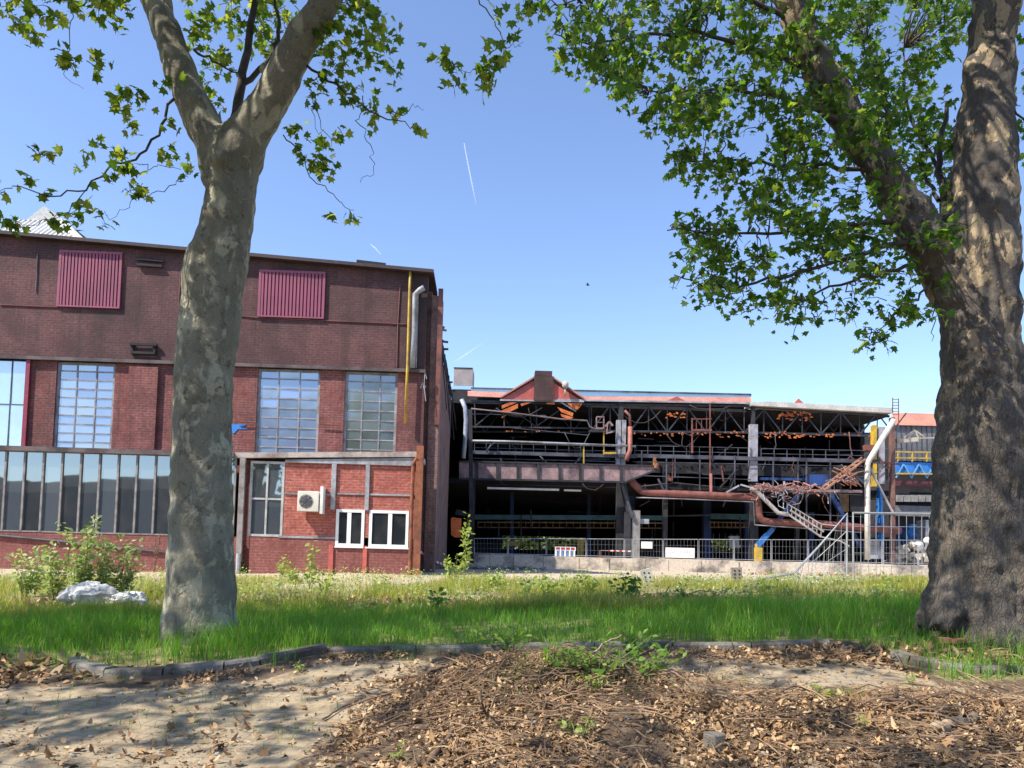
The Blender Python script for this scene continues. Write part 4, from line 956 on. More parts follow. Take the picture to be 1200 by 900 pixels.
r = empty('mesh_fence', gz(at(810, 684, FYN+1)), 0, label='flat lying fence panel rail in the grass between two upended fence feet', cat='fence panel'); of = r.location.copy()
m = MB(); q = [at(766,683.5,FYN+.8), at(862,682.5,FYN+.8)]; m.tube(q, .03, 6); m.tube([q[0], q[0]+Vector((.2,1.6,-.06))], .03, 6); m.tube([q[1], q[1]+Vector((.2,1.6,-.06))], .03, 6); m.tube([q[0]+Vector((.2,1.6,-.06)), q[1]+Vector((.2,1.6,-.06))], .03, 6); m.build('frame', M_galv, r, off=of)
m = MB(); 
for i in range(1,12): f = i/12; c = q[0].lerp(q[1], f); m.tube([c, c+Vector((.2,1.6,-.06))], .006, 4)
m.build('wire_mesh', M_galv, r, off=of)
def fence_foot(px, py0, py1, y, tilt, label, mat):
    b_ = at(px, py1, y); t_ = at(px+tilt, py0, y); r = empty('ballast_block', b_, 0, label=label, cat='fence foot'); of = b_.copy()
    m = MB(); ax = (t_-b_); m.bar(b_, t_, .27, .15, up=(0,1,0)); m.build('block', mat, r, off=of)
    m = MB()
    for f in (.3,.48,.66,.84):
        for s_ in (-.06,.06): c = b_+ax*f+Vector((s_,-.135 if False else -.078,0)); m.tube([c+Vector((0,.01,0)), c+Vector((0,-.004,0))], .025, 8)
    m.build('hole', M_soot, r, off=of)  # black discs paint the shade inside the holes; the block is solid
fence_foot(763, 667, 694, 20.2, -7, 'leaning pale perforated fence foot at the left end of the fallen rail', paint('pale foot block', (.48,.46,.41), (.36,.34,.3), 3, .9, bmp=.4))
fence_foot(863.5, 665, 688, 20.6, -1, 'upright grey brown fence foot at the tip of the bent panel', paint('brown foot block', (.27,.24,.2), (.16,.14,.11), 3, .9, bmp=.4))
m = MB(); c = gz(at(994, 690, FYN-.1)); m.box((c.x-.35, c.y-.12, c.z-.05), (c.x+.35, c.y+.12, c.z+.12)); o = m.build('ballast_block', M_conc_grey, None, off=c, bevel=.02); tag(o, 'grey fence foot in the grass under the standing near fence post', 'fence foot')

# ------------------------------------------------------------------ kerbs
def kerb(pts, wd, hgt, mat=M_kerb, jo=1.0):
    m = MB(); L_ = [Vector((x, y, 0)) for x, y in pts]; segs = []
    for a_, b_ in zip(L_, L_[1:]):
        n_ = max(1, round((b_-a_).length/jo))
        for i in range(n_): segs.append((a_.lerp(b_, i/n_), a_.lerp(b_, (i+1)/n_)))
    for a_, b_ in segs:
        d = (b_-a_).normalized(); nrm = Vector((-d.y, d.x, 0)); a2 = a_+d*.011; b2 = b_-d*.011; dz = random.uniform(-.016,.01); j = random.uniform(-.016,.016)
        za = float(G(a2.x, a2.y))+hgt+dz; zb = float(G(b2.x, b2.y))+hgt+dz
        prof = [(j,-.4),(j+.01,-.03),(j+.03,0),(j+wd-.03,0),(j+wd,-.03),(j+wd,-.4)]; vs = []
        for p, z in ((a2,za),(b2,zb)): vs += [(p+nrm*o_+Vector((0,0,z+h_))) for o_, h_ in prof]
        n_ = len(prof); m.add(vs, [tuple(range(n_)), tuple(range(n_,2*n_))[::-1]]+[(i,(i+1)%n_,n_+(i+1)%n_,n_+i)[::-1] for i in range(n_)])
    o = m.build('kerb', mat); tag(o, kind='structure'); return o
def gpt(px, py): p = ground_at(px, py); return (p.x, p.y)
kerb([gpt(80,780), gpt(86,789), gpt(120,795), gpt(190,795), gpt(262,789), (-2.75,8.62), (-2.1,9.06)], .2, .09, jo=1.2)
kerb([(-2.12,9.08), (1.0,9.06), (3.75,9.0)], .14, .07)
kerb([gpt(1042,772), gpt(1065,782), gpt(1100,789), gpt(1150,794), gpt(1260,797)], .2, .10, jo=.9)

# ================================================================== TREES
def rand_unit(n):
    v = rng.normal(size=(n,3)); return v/np.linalg.norm(v, axis=1, keepdims=True)
ang = np.radians([0,20,38,50,66,88,104,130,158]); rad_ = np.array([1.0,.62,.62,.98,.56,.60,.82,.50,.42])
_ol = [(r_*math.sin(a_), r_*math.cos(a_)) for a_, r_ in zip(ang, rad_)] 
_out = _ol + [(0,-.25)] + [(-x, y) for x, y in _ol[:0:-1]]
LEAF_T = np.array([(0,.05,.0)]+[(x*.62, y*.62+.16, -.16*(x*x)-.10*max(0,y)**2) for x, y in _out]); LEAF_N = len(_out)
LEAF_F = np.array([(0,1+i,1+(i+1)%LEAF_N) for i in range(LEAF_N)])
def leaf_mesh(name, pos, size, mat, parent, off, tipdir=None, upw=.62, tmpl=LEAF_T, tf=LEAF_F, droop=.35, bendk=0):
    pos = np.asarray(pos, float); n = len(pos)
    nrm = np.array([0,0,upw]) + rand_unit(n)*.75; nrm /= np.linalg.norm(nrm, axis=1, keepdims=True)
    t = rand_unit(n) if tipdir is None else np.asarray(tipdir)+.8*rand_unit(n)
    t[:,2] -= droop; t -= nrm*np.sum(t*nrm, 1, keepdims=True); t /= np.linalg.norm(t, axis=1, keepdims=True)+1e-9
    s_ = np.cross(t, nrm); sz = np.asarray(size).reshape(-1,1,1)*np.ones((n,1,1))
    T = tmpl[None]*sz
    if bendk: T = T.copy(); T[:,:,2] += (bendk*rng.normal(size=(n,1))*(tmpl[None,:,0]**2) + bendk*rng.normal(size=(n,1))*tmpl[None,:,1]**2)*sz[:,:,0]
    V = pos[:,None]+T[:,:,0:1]*s_[:,None]+T[:,:,1:2]*t[:,None]+T[:,:,2:3]*nrm[:,None]
    F = tf[None]+(np.arange(n)*len(tmpl))[:,None,None]
    return np_mesh(name, V.reshape(-1,3), F.reshape(-1,tf.shape[1]), mat, parent, off)

M_bark_l = barkmat('smooth olive grey plane bark', (.15,.14,.102), (.25,.232,.17), (.37,.345,.25), (.515,.575), .7, 3.0)
M_bark_r = barkmat('flaking dark plane bark', (.072,.062,.053), (.15,.125,.10), (.39,.295,.18), (.535,.555), 1.0, 2.8, pz=(1.8,4.4), crack=(21,21,4.2))
M_branch = paint('dark branch bark', (.075,.06,.045), (.04,.032,.026), 4, .9)
M_leaf_l = leafmat('young plane leaf', [(0,(.035,.075,.012)),(.5,(.06,.12,.018)),(1,(.12,.17,.03))], [(0,(.12,.24,.016)),(.55,(.28,.40,.03)),(1,(.60,.62,.06))], .52)
M_leaf_r = leafmat('dark plane leaf', [(0,(.028,.066,.013)),(.6,(.05,.105,.019)),(1,(.10,.16,.03))], [(0,(.09,.22,.016)),(.6,(.20,.38,.028)),(1,(.48,.58,.06))], .52)

def trunk_mesh(name, chains, mat, parent, off, voxel=.035, lumps=(.03,.012), knobs=(), ridge=0, wrinkle=0):
    m = MB()
    for ch in chains:
        pts = [Vector(c[:3]) for c in ch]; rr = [c[3] for c in ch]; P = []; Q = []
        for i in range(len(pts)-1):                      # catmull-rom
            p0, p1, p2, p3 = pts[max(i-1,0)], pts[i], pts[i+1], pts[min(i+2,len(pts)-1)]
            for k_ in range(6):
                t = k_/6; P.append(.5*((2*p1)+(p2-p0)*t+(2*p0-5*p1+4*p2-p3)*t*t+(3*p1-p0-3*p2+p3)*t**3)); Q.append(rr[i]+(rr[i+1]-rr[i])*(t*t*(3-2*t)))
        P.append(pts[-1]); Q.append(rr[-1]); m.tube(P, Q, 20)
    for c, r_ in knobs: blob(m, c, (r_,r_,r_), 3.1, 8, .15)
    o = m.build(name, mat, None, off=off); md = o.modifiers.new('r', 'REMESH'); md.mode = 'VOXEL'; md.voxel_size = voxel
    sm = o.modifiers.new('s', 'SMOOTH'); sm.factor = .6; sm.iterations = 6
    dg = bpy.context.evaluated_depsgraph_get(); dg.update(); me = bpy.data.meshes.new_from_object(o.evaluated_get(dg)); o.modifiers.clear(); o.data = me
    no = [v.normal.copy() for v in me.vertices]
    for v, n_ in zip(me.vertices, no):
        c = v.co; d = -.012+lumps[0]*mnoise.noise(Vector((c.x*1.6,c.y*1.6,c.z*1.9))*1.3)+lumps[1]*mnoise.noise(Vector((c.x*6,c.y*6,c.z*9)))+lumps[1]*.7*mnoise.noise(Vector((c.x*16,c.y*16,c.z*7)))
        if ridge: d += ridge*mnoise.noise(Vector((c.x*3.2,c.y*3.2,c.z*.55)))*max(.25, 1-c.z/3.5) + ridge*.35*mnoise.noise(Vector((c.x*11,c.y*11,c.z*2.2)))
        if wrinkle: w_ = mnoise.noise(Vector((c.x*1.7,c.y*1.7,c.z*7.5))); d += wrinkle*(max(0,w_-.1)*1.6 - max(0,-w_-.22)*2.2)
        v.co = c+n_*d
    me.shade_smooth(); o.parent = parent; o.location = (0,0,0); return o

def chain(spec):                         # (px, py, width in photo pixels, depth)
    out = []
    for x, y, w_, d in spec: p = at(x, y, d); out.append((p.x, p.y, p.z, w_/2*d/FPX*.955))
    return out
def jit(pts, amp, sub=4):
    pts = [Vector(p) for p in pts]; out = []
    for a_, b_ in zip(pts, pts[1:]):
        for k_ in range(sub): out.append(a_.lerp(b_, k_/sub)+Vector(rng.normal(size=3))*amp*(0 if k_ == 0 and not out else 1))
    out.append(pts[-1]); return out
def mini_twigs(c, r_, n, twigs, lp, ld, base=None, per=6):
    c = Vector(c); k_ = max(1, round(n/per))
    for i in range(k_):
        d = Vector(rand_unit(1)[0]); d.z = d.z*.5-.15; d.normalize(); L_ = r_*random.uniform(.6,1.15)
        s_ = c+Vector(rng.normal(size=3))*r_*.22; mid = s_+d*L_*.5+Vector((0,0,.06*L_)); e = s_+d*L_-Vector((0,0,.12*L_))
        twigs.append(([s_, mid, e], [.006,.0045,.002]))
        for j in range(per):
            f = (j+.6)/per; p = s_.lerp(mid, f*2) if f < .5 else mid.lerp(e, f*2-1)
            lp.append(p+Vector(rng.normal(size=3))*.05); ld.append(d+Vector(rng.normal(size=3))*.5)

def build_twigs(twigs, parent, off, mat=M_branch):
    m = MB()
    for pts, rr in twigs: m.tube(pts, rr, 5 if max(rr) > .012 else 4, cap=False)
    return m.build('branches', mat, parent, off=off, smooth=True)

def in_frame(p, mg=14):
    x, y = proj(p); return -mg < x < 1200+mg and -mg < y < 900+mg
def overhead(c, r3, n, twigs, lp, ld, hub, per=8, rcl=.55, fq=.45, thr=-.16):
    """the part of the crown above and beside the frame"""
    k_ = 0; tries = 0
    while k_ < n and tries < n*6:
        tries += 1
        d = rand_unit(1)[0]*rng.random()**.28; p = Vector((c[0]+d[0]*r3[0], c[1]+d[1]*r3[1], c[2]+d[2]*r3[2]))
        if in_frame(p, 130) or mnoise.noise(p*fq) < thr: continue
        k_ += per*2; mini_twigs(p, rcl, per*2, twigs, lp, ld, per=per)
        if rng.random() < .3: twigs.append((jit([hub, Vector(hub).lerp(p,.5)+Vector((0,0,.4)), p], .08, 3), list(np.linspace(.05,.008,7))))

# ---- left plane tree
TL = gz(at(235, 738, 10.3))
lt = empty('plane_tree', TL, 0, label='plane tree with smooth olive grey trunk forking in front of the brick works', cat='tree')
D = 10.3
LS = 1.45
main = chain([(234,760,98,D),(235,735,90,D),(235,712,85,D),(235,690,83,D),(236,640,78,D),(236,600,76,D),(237,520,74,D),(240,440,74,D),(251,327,77,D),(266,262,66,D),(271,215,64,D),(276,182,72,D),(303,140,50,D-.1),(327,100,47,D-.2),(352,50,42,D-.3),(381,0,38,D-.4),(410,-60,34,D-.5),(430,-160,26,D-.6),(455,-320,12,D-.8)])
l2 = chain([(262,215,52,D),(254,180,50,D+.02),(235,140,46,D+.05),(215,95,42,D+.1),(197,40,39,D+.2),(183,0,37,D+.3),(170,-60,32,D+.4),(150,-170,24,D+.5),(122,-320,10,D+.7)])
main = main[:1]+main[1:]
for i in (0,1): main[i] = (main[i][0], main[i][1], main[i][2]-.0, main[i][3]*1.02)
trunk_mesh('trunk', [main, l2], M_bark_l, lt, TL, .03, (.032,.007), wrinkle=.015, knobs=[(at(262,187,D-.30),.14),(at(312,82,D-.1),.11),(at(214,640,D-.30),.12)])
tw, lp, ld = [], [], []
def px_twig(pts, r0, r1, d, amp=.02):
    P = jit([at(x, y, d[0]+(d[1]-d[0])*i/(len(pts)-1)) for i, (x, y) in enumerate(pts)], amp, 4); tw.append((P, list(np.linspace(r0, r1, len(P)))))
def cl(x, y, r_, n, d): mini_twigs(at(x, y, d), r_*d/FPX, n*1.1, tw, lp, ld)
px_twig([(272,158),(281,110),(290,60),(299,0),(306,-60),(316,-160),(334,-290)], .075, .015, (10.3,10.9), .01)
px_twig([(281,100),(305,82),(322,60),(328,30),(322,0)], .045, .02, (10.4,10.7))
px_twig([(204,116),(190,150),(166,184),(136,194),(101,222),(62,232),(14,218)], .02, .006, (10.2,8.9))
px_twig([(101,222),(76,245),(45,262),(12,264)], .008, .004, (9.2,8.8)); px_twig([(166,192),(176,198),(196,194),(212,199)], .006, .003, (9.9,9.7))
px_twig([(215,212),(200,220),(170,232),(150,225),(160,195)], .006, .003, (9.9,9.5)); px_twig([(160,228),(146,246),(128,258)], .005, .003, (9.5,9.4))
for x, y, r_, n in ((20,215,22,12),(60,232,10,4),(30,262,22,14),(62,262,16,9),(95,250,14,8),(120,255,14,10),(100,240,10,5),(65,185,20,12),(85,190,14,8),(105,175,18,12),(145,178,12,8),(150,195,18,14),(155,218,14,10),(135,208,12,6),(170,212,9,4),(185,170,10,5),(205,180,11,7),(222,196,12,8),(215,205,9,5),(160,130,20,14),(168,110,14,9),(145,108,12,6),(150,150,14,8),(190,100,16,9),(205,145,9,5),(75,64,22,14),(105,72,18,11),(85,70,14,8)): cl(x, y, r_, n, 9.4+random.uniform(-.4,.5))
px_twig([(86,-40),(84,20),(79,50),(76,75),(78,92),(98,104)], .008, .002, (9.4,9.3))
for i in range(46): x = random.uniform(4,172); y = random.uniform(-22, 20+16*math.sin(x*.05)); cl(x, y, 17, 7, random.uniform(8.8,10.6))
for i in range(70): x = random.uniform(222,345); y = random.uniform(-20, 62); cl(x, y, 17, 7, random.uniform(10.4,12.4))
for i in range(13): x = random.uniform(232,290); y = random.uniform(60,145); cl(x, y, 12, 6, random.uniform(10.6,11.6))
for i in range(40): x = random.uniform(372,455); y = random.uniform(-15,45); (cl(x+0*y, y+30*((455-x)/90), 15, 7, random.uniform(9.6,11)))
for x, y, r_, n in ((390,75,20,16),(410,70,22,18),(405,95,22,18),(430,75,18,12),(455,60,18,12),(460,78,14,9),(375,95,16,10),(415,112,14,10),(440,130,16,11),(458,133,12,8),(493,150,9,7),(435,122,12,7),(347,148,14,9),(352,165,14,9),(378,165,12,8),(375,190,18,16),(380,200,13,10),(395,150,10,5),(350,188,8,4),(388,251,10,7),(417,251,9,7),(368,110,14,9)): cl(x, y, r_, n, 10+random.uniform(-.4,.4))
px_twig([(352,70),(385,92),(412,112),(440,132),(470,142),(494,150)], .02, .004, (10.1,9.6)); px_twig([(452,132),(475,132),(490,122),(497,128)], .006,.002,(9.7,9.7))
px_twig([(425,112),(424,130),(418,140),(431,165),(440,190),(437,205),(422,214)], .007, .003, (10,9.9)); px_twig([(332,158),(352,180),(362,208),(385,222),(402,240),(415,246)], .009, .003, (10.2,9.9))
px_twig([(362,104),(372,128),(378,150),(388,172)], .008, .003, (10.2,10)); px_twig([(370,110),(366,130),(374,158)], .006, .003, (10.2,10)); px_twig([(227,58),(250,72),(278,85)], .02, .01, (10.3,10.8))
# the tip reaching in from above, middle of the frame
px_twig([(552,-40),(562,2),(583,33),(592,50),(592,70)], .009, .003, (8.6,8.3)); px_twig([(590,56),(605,54),(614,49)], .004, .002, (8.4,8.4)); px_twig([(592,70),(570,78),(545,85),(515,68)], .005, .002, (8.4,8.4)); px_twig([(560,-4),(574,4),(580,8)], .004,.002,(8.5,8.5))
for x, y, r_, n in ((588,22,12,8),(605,30,10,6),(577,45,12,8),(583,68,12,9),(575,85,12,10),(568,97,10,8),(545,85,11,7),(530,95,9,6),(515,68,13,9),(535,73,10,6),(560,83,8,4)): cl(x, y, r_, n, 8.4+random.uniform(-.15,.15))
hubL = at(300, -150, 10.2)
n_in = len(lp)
overhead((-5.2, 7.9, 10.4), (6.0, 4.4, 3.2), 7600, tw, lp, ld, hubL)
sz = np.where(np.arange(len(lp)) < n_in, rng.uniform(.10,.165,len(lp)), rng.uniform(.13,.21,len(lp)))
leaf_mesh('crown', [tuple(p) for p in lp], sz, M_leaf_l, lt, TL, [tuple(d) for d in ld]); build_twigs(tw, lt, TL)

# ---- right plane tree
D = 9.5
TR = gz(at(1148, 728, D))
rt = empty('plane_tree', TR, 0, label='big plane tree with dark flaking bark and dense green crown at right', cat='tree')
main = chain([(1152,765,186,D),(1150,735,146,D),(1149,712,130,D),(1149,690,121,D),(1148,640,113,D),(1148,570,107,D),(1148,500,101,D),(1149,440,92,D),(1149,390,88,D),(1149,330,87,D),(1151,250,84,D),(1154,180,74,D),(1157,110,60,D),(1162,50,56,D),(1168,0,55,D),(1177,-70,50,D),(1187,-200,40,D),(1200,-380,18,D)])
limb = chain([(1140,400,44,D-.0),(1126,360,50,D-.04),(1108,322,56,D-.1),(1074,263,52,D-.2),(1036,206,47,D-.3),(998,149,44,D-.4),(962,86,42,D-.5),(938,28,40,D-.6),(920,-20,38,D-.7),(890,-110,32,D-.8),(850,-250,14,D-1)])
limb2 = chain([(1185,240,40,D+.1),(1215,180,36,D+.3),(1250,100,32,D+.5),(1290,0,28,D+.7)])
roots = [chain([(1128,672,56,D-.18),(1112,708,44,D-.36),(1100,740,26,D-.52)]), chain([(1160,670,60,D-.25),(1168,715,44,D-.45),(1176,750,26,D-.6)]), chain([(1118,672,50,D+.05),(1098,708,36,D+.02),(1082,738,20,D-.02)]), chain([(1185,672,50,D-.1),(1200,710,40,D-.2),(1215,745,24,D-.3)])]
trunk_mesh('trunk', [main, limb]+roots, M_bark_r, rt, TR, .03, (.045,.024), ridge=.085, wrinkle=.012)
tw, lp, ld = [], [], []
px_twig([(1112,290),(1104,240),(1100,190),(1110,120)], .07, .03, (9.7,10.6)); px_twig([(1100,235),(1085,205),(1060,190)], .03, .012, (10,10.8))
skel = []
def br(pts, r0, r1, d):
    px_twig(pts, r0, r1, d, .02); n_ = len(pts)
    for i in range(n_-1):
        for k_ in range(5): f = (i+k_/5)/(n_-1); x = pts[i][0]+(pts[i+1][0]-pts[i][0])*k_/5; y = pts[i][1]+(pts[i+1][1]-pts[i][1])*k_/5; skel.append((x, y, d[0]+(d[1]-d[0])*f))
br([(1072,262),(1010,262),(960,268),(900,275),(840,270),(782,270)], .035, .007, (9.3,8.6)); br([(1090,300),(1050,315),(1000,328),(940,352),(900,356)], .03, .006, (9.4,9.0))
br([(1080,285),(1030,290),(980,305),(900,330),(840,340),(790,322)], .035, .006, (9.3,8.2)); br([(1036,206),(980,196),(920,192),(860,188),(800,190)], .035, .006, (9.2,8.7))
br([(998,149),(940,120),(870,105),(800,110),(750,110)], .035, .006, (9.1,8.0)); br([(962,86),(900,60),(830,40),(760,40),(690,50),(650,40)], .035, .005, (9,7.8))
br([(938,28),(880,0),(800,-20),(720,-10),(650,10)], .035, .006, (8.9,8.2)); br([(832,0),(826,40),(822,75),(818,95)], .012, .004, (8.4,8.3)); br([(1040,215),(1040,150),(1030,90),(1010,40)], .03, .01, (9.2,10.2))
br([(1105,320),(1080,345),(1050,365),(1025,395)], .02, .004, (9.4,9.2)); br([(1108,330),(1095,370),(1092,400)], .012, .003, (9.4,9.2)); br([(1100,200),(1060,120),(1060,40)], .03, .01, (10.4,10.8))
br([(1180,110),(1198,140),(1205,190)], .02, .005, (9.4,9.2))
POLY = [(628,-25),(633,27),(645,47),(664,78),(684,92),(700,102),(725,118),(741,109),(762,116),(752,128),(762,143),(800,153),(830,153),(852,162),(820,172),(778,166),(799,210),(822,218),(846,222),(818,238),(846,252),(770,256),(770,276),(806,294),(832,300),(775,309),(786,331),(820,331),(836,356),(895,360),(937,386),(957,382),(974,366),(1008,370),(1020,410),(1030,398),(1042,372),(1068,384),(1080,408),(1100,410),(1104,370),(1112,320),(1125,150),(1135,-25)]
def inpoly(x, y, P):
    c = False
    for (x1,y1),(x2,y2) in zip(P, P[1:]+P[:1]):
        if (y1 > y) != (y2 > y) and x < (x2-x1)*(y-y1)/(y2-y1)+x1: c = not c
    return c
S = np.array(skel); k_ = 0
while k_ < 760:
    x = random.uniform(630,1135); y = random.uniform(-25,412)
    if not inpoly(x, y, POLY): continue
    if mnoise.noise((x*.021, y*.027, 4.2)) < -.20+.12*random.random(): continue
    if not inpoly(x-10, y+9, POLY) and random.random() < .25: continue
    d2 = (S[:,0]-x)**2+(S[:,1]-y)**2; j = int(np.argmin(d2)); dd = S[j,2]+random.uniform(-.9,1.2)
    p = at(x, y, dd); k_ += 1
    if d2[j] < 95**2 and random.random() < .6:
        q = at(*S[j]); tw.append((jit([q, q.lerp(p,.5)+Vector((0,0,.05)), p], .02, 3), list(np.linspace(.010,.003,7))))
    mini_twigs(p, .23, 12, tw, lp, ld, per=6)
for i in range(26): mini_twigs(at(random.uniform(1183,1230), random.uniform(-15,190), 10.4), .2, 6, tw, lp, ld)
for x, y in ((1000,250),(1015,235),(1030,228),(1005,185),(985,150),(960,120)): mini_twigs(at(x, y, 8.55), .16, 8, tw, lp, ld)
n_in = len(lp)
overhead((4.8, 8.6, 10.9), (5.8, 4.4, 3.2), 5200, tw, lp, ld, at(1000,-150,9))
sz = np.where(np.arange(len(lp)) < n_in, rng.uniform(.065,.130,len(lp)), rng.uniform(.13,.21,len(lp)))
leaf_mesh('crown', [tuple(p) for p in lp], sz, M_leaf_r, rt, TR, [tuple(d) for d in ld]); build_twigs(tw, rt, TR)

# ---- the next plane tree of the row, just outside the left edge: it shades the left foreground
TN = Vector((-14.5, 8.6, g1(-14.5, 8.6)))
ntr = empty('plane_tree', TN, 0, label='next plane tree of the row standing just beyond the left edge', cat='tree')
trunk_mesh('trunk', [[(TN.x,TN.y,TN.z-.3,.55),(TN.x,TN.y,1.2,.45),(TN.x+.1,TN.y,4,.4),(TN.x+.6,TN.y,7,.3),(TN.x+1.2,TN.y-.3,10.5,.18)],[(TN.x+.1,TN.y,3.8,.3),(TN.x-.9,TN.y+.3,6.5,.25),(TN.x-2,TN.y+.4,10,.15)]], M_bark_l, ntr, TN, .06)
tw, lp, ld = [], [], []
overhead((TN.x+1.0, TN.y-2.4, 9.0), (6.3, 6.0, 3.8), 11000, tw, lp, ld, (TN.x+.6,TN.y,7))
leaf_mesh('crown', [tuple(p) for p in lp], rng.uniform(.14,.22,len(lp)), M_leaf_l, ntr, TN, [tuple(d) for d in ld]); build_twigs(tw, ntr, TN)
# ---- the plane tree across the path, behind the camera: it dapples the foreground
TB = Vector((-9.5, -1.6, g1(-9.5, -1.6)))
ntb = empty('plane_tree', TB, 0, label='plane tree on the near side of the path behind the camera', cat='tree')
trunk_mesh('trunk', [[(TB.x,TB.y,TB.z-.3,.6),(TB.x,TB.y,1.2,.48),(TB.x+.1,TB.y,4,.42),(TB.x+.5,TB.y+.2,7,.3),(TB.x+1.2,TB.y+.4,10.5,.18)],[(TB.x+.1,TB.y,3.8,.3),(TB.x-.9,TB.y+.3,6.5,.25),(TB.x-2,TB.y+.4,10,.15)]], M_bark_l, ntb, TB, .06)
tw, lp, ld = [], [], []
overhead((-8.4, .0, 9.2), (6.2, 4.2, 2.6), 3600, tw, lp, ld, (TB.x+.6,TB.y,7), fq=.62, thr=.06, rcl=.5)
leaf_mesh('crown', [tuple(p) for p in lp], rng.uniform(.13,.20,len(lp)), M_leaf_l, ntb, TB, [tuple(d) for d in ld]); build_twigs(tw, ntb, TB)
# ---- sunlit shrubs far behind the hall, seen through its rear gaps
M_leaf_far = leafmat('far sunlit leaf', [(0,(.04,.075,.015)),(1,(.10,.14,.03))], [(0,(.10,.18,.02)),(1,(.2,.26,.04))], .3)
def bush(name, c, r3, n, size, mat, label, cat, stems=3, group=None):
    base = Vector((c[0], c[1], g1(c[0], c[1]))); r = empty(name, base, 0, label=label, cat=cat, group=group)
    P = [tuple(Vector((c[0]+d[0]*r3[0]*f, c[1]+d[1]*r3[1]*f, base.z+r3[2]*(1+d[2]*f)))) for d, f in zip(rand_unit(n), rng.random(n)**.35*(.8+.3*rng.random(n)))]
    leaf_mesh('foliage', P, rng.uniform(size*.7, size*1.3, n), mat, r, base)
    m = MB()
    for i in range(stems): m.tube([base, base+Vector((random.uniform(-.4,.4)*r3[0], 0, r3[2]*1.3))], .05, 5)
    m.build('stem', M_branch, r, off=base)
for i, (px_, lb) in enumerate(((585,'sunlit bush seen through the hall left of the barrier'),(640,'sunlit bush seen through the hall behind the barrier'),(700,'sunlit bush seen through the hall behind the boom'),(850,'sunlit bush seen through the hall gap near the yellow box'))):
    p = at(px_, 640, 125); bush('bush', (p.x, 125, 0), (7.5,2.5,5), 3000, .8, M_leaf_far, lb, 'bush', group='bushes beyond the hall')

# ================================================================== WEEDS, GRASS, LITTER
ELL = np.array([(0,0,0),(-.22,.3,.02),(0,.32,-.03),(.22,.3,.02),(-.24,.62,.0),(0,.64,-.05),(.24,.62,.0),(0,1,-.14)]); ELF = np.array([(0,2,1),(0,3,2),(1,2,5),(1,5,4),(2,3,6),(2,6,5),(4,5,7),(5,6,7)])
M_weed = leafmat('bright weed leaf', [(0,(.15,.22,.04)),(.6,(.25,.33,.06)),(1,(.40,.45,.16))], [(0,(.35,.5,.04)),(1,(.6,.66,.12))], .42)
M_weed_dk = leafmat('deep green weed leaf', [(0,(.035,.10,.02)),(1,(.08,.17,.03))], [(0,(.1,.28,.02)),(1,(.2,.4,.04))], .4)
M_weed_mid = leafmat('mid green weed leaf', [(0,(.06,.15,.02)),(.6,(.11,.21,.03)),(1,(.2,.28,.06))], [(0,(.2,.42,.03)),(1,(.42,.6,.06))], .42)
M_shrub = leafmat('pale silvery shrub leaf', [(0,(.17,.24,.07)),(.6,(.30,.36,.13)),(1,(.50,.53,.30))], [(0,(.35,.5,.07)),(1,(.6,.66,.2))], .38)
M_stem = paint('green weed stem', (.14,.17,.06), (.10,.10,.05), 5, .8)
def weed(name, p, h, spread, nst, nlv, lsz, label, cat='weed', mat=None, group=None, lean=0, lo=.15):
    mat = mat or M_weed; p = Vector(p); r = empty(name, p, 0, label=label, cat=cat, group=group); m = MB(); P = []; Dv = []
    for i in range(nst):
        a_ = random.uniform(0, 6.28); hh = h*(1 if i == 0 else random.uniform(.45,.95)); e = Vector((math.cos(a_)*spread*random.random()+lean, math.sin(a_)*spread*random.random(), hh)); s_ = Vector((math.cos(a_)*.06*spread, math.sin(a_)*.06*spread, -.03))
        pts = [s_.lerp(e, k_/6)+Vector(rng.normal(size=3))*.02*h*(k_ > 0) for k_ in range(7)]
        m.tube([p+q for q in pts], list(np.linspace(.006+.003*h, .002, 7)), 4)
        for j in range(nlv):
            f = lo+(1-lo)*j/nlv; f = min(.99, f); q = pts[int(f*6)].lerp(pts[int(f*6)+1], f*6-int(f*6)); an = j*2.4+i; d = Vector((math.cos(an), math.sin(an), .35)); P.append(tuple(p+q+d*lsz*.25)); Dv.append(tuple(d*1.6))
    m.build('stem', M_stem, r, off=p); leaf_mesh('foliage', P, lsz*rng.uniform(.6,1.25,len(P)), mat, r, p, Dv, tmpl=ELL, tf=ELF, droop=.15); return r
def wpx(px, pytop, pybase): 
    p = ground_at(px, pybase); p.z = g1(p.x, p.y); return p, (pybase-pytop)/FPX*p.y
for px_, t_, b_, sp_, ns, nl, ls, lb in (
  (92,604,706,.5,10,44,.13,'tallest pale green shrub shoot behind the long grass at far left'), (30,640,700,.6,11,34,.13,'pale green shrub at the left edge before the glass strip'),
  (60,632,704,.5,9,34,.13,'slender pale shrub between the edge shrub and the tallest shoot'), (118,626,706,.5,10,36,.12,'pale green shrub right of the tallest shoot above white sacks'), (143,626,704,.5,11,36,.12,'pale shrub nearest the left tree trunk')):
    p, h = wpx(px_, t_, b_); weed('shrub', p, h, sp_, ns, nl, ls, lb, 'shrub', M_shrub, group='pale shrubs at the left')
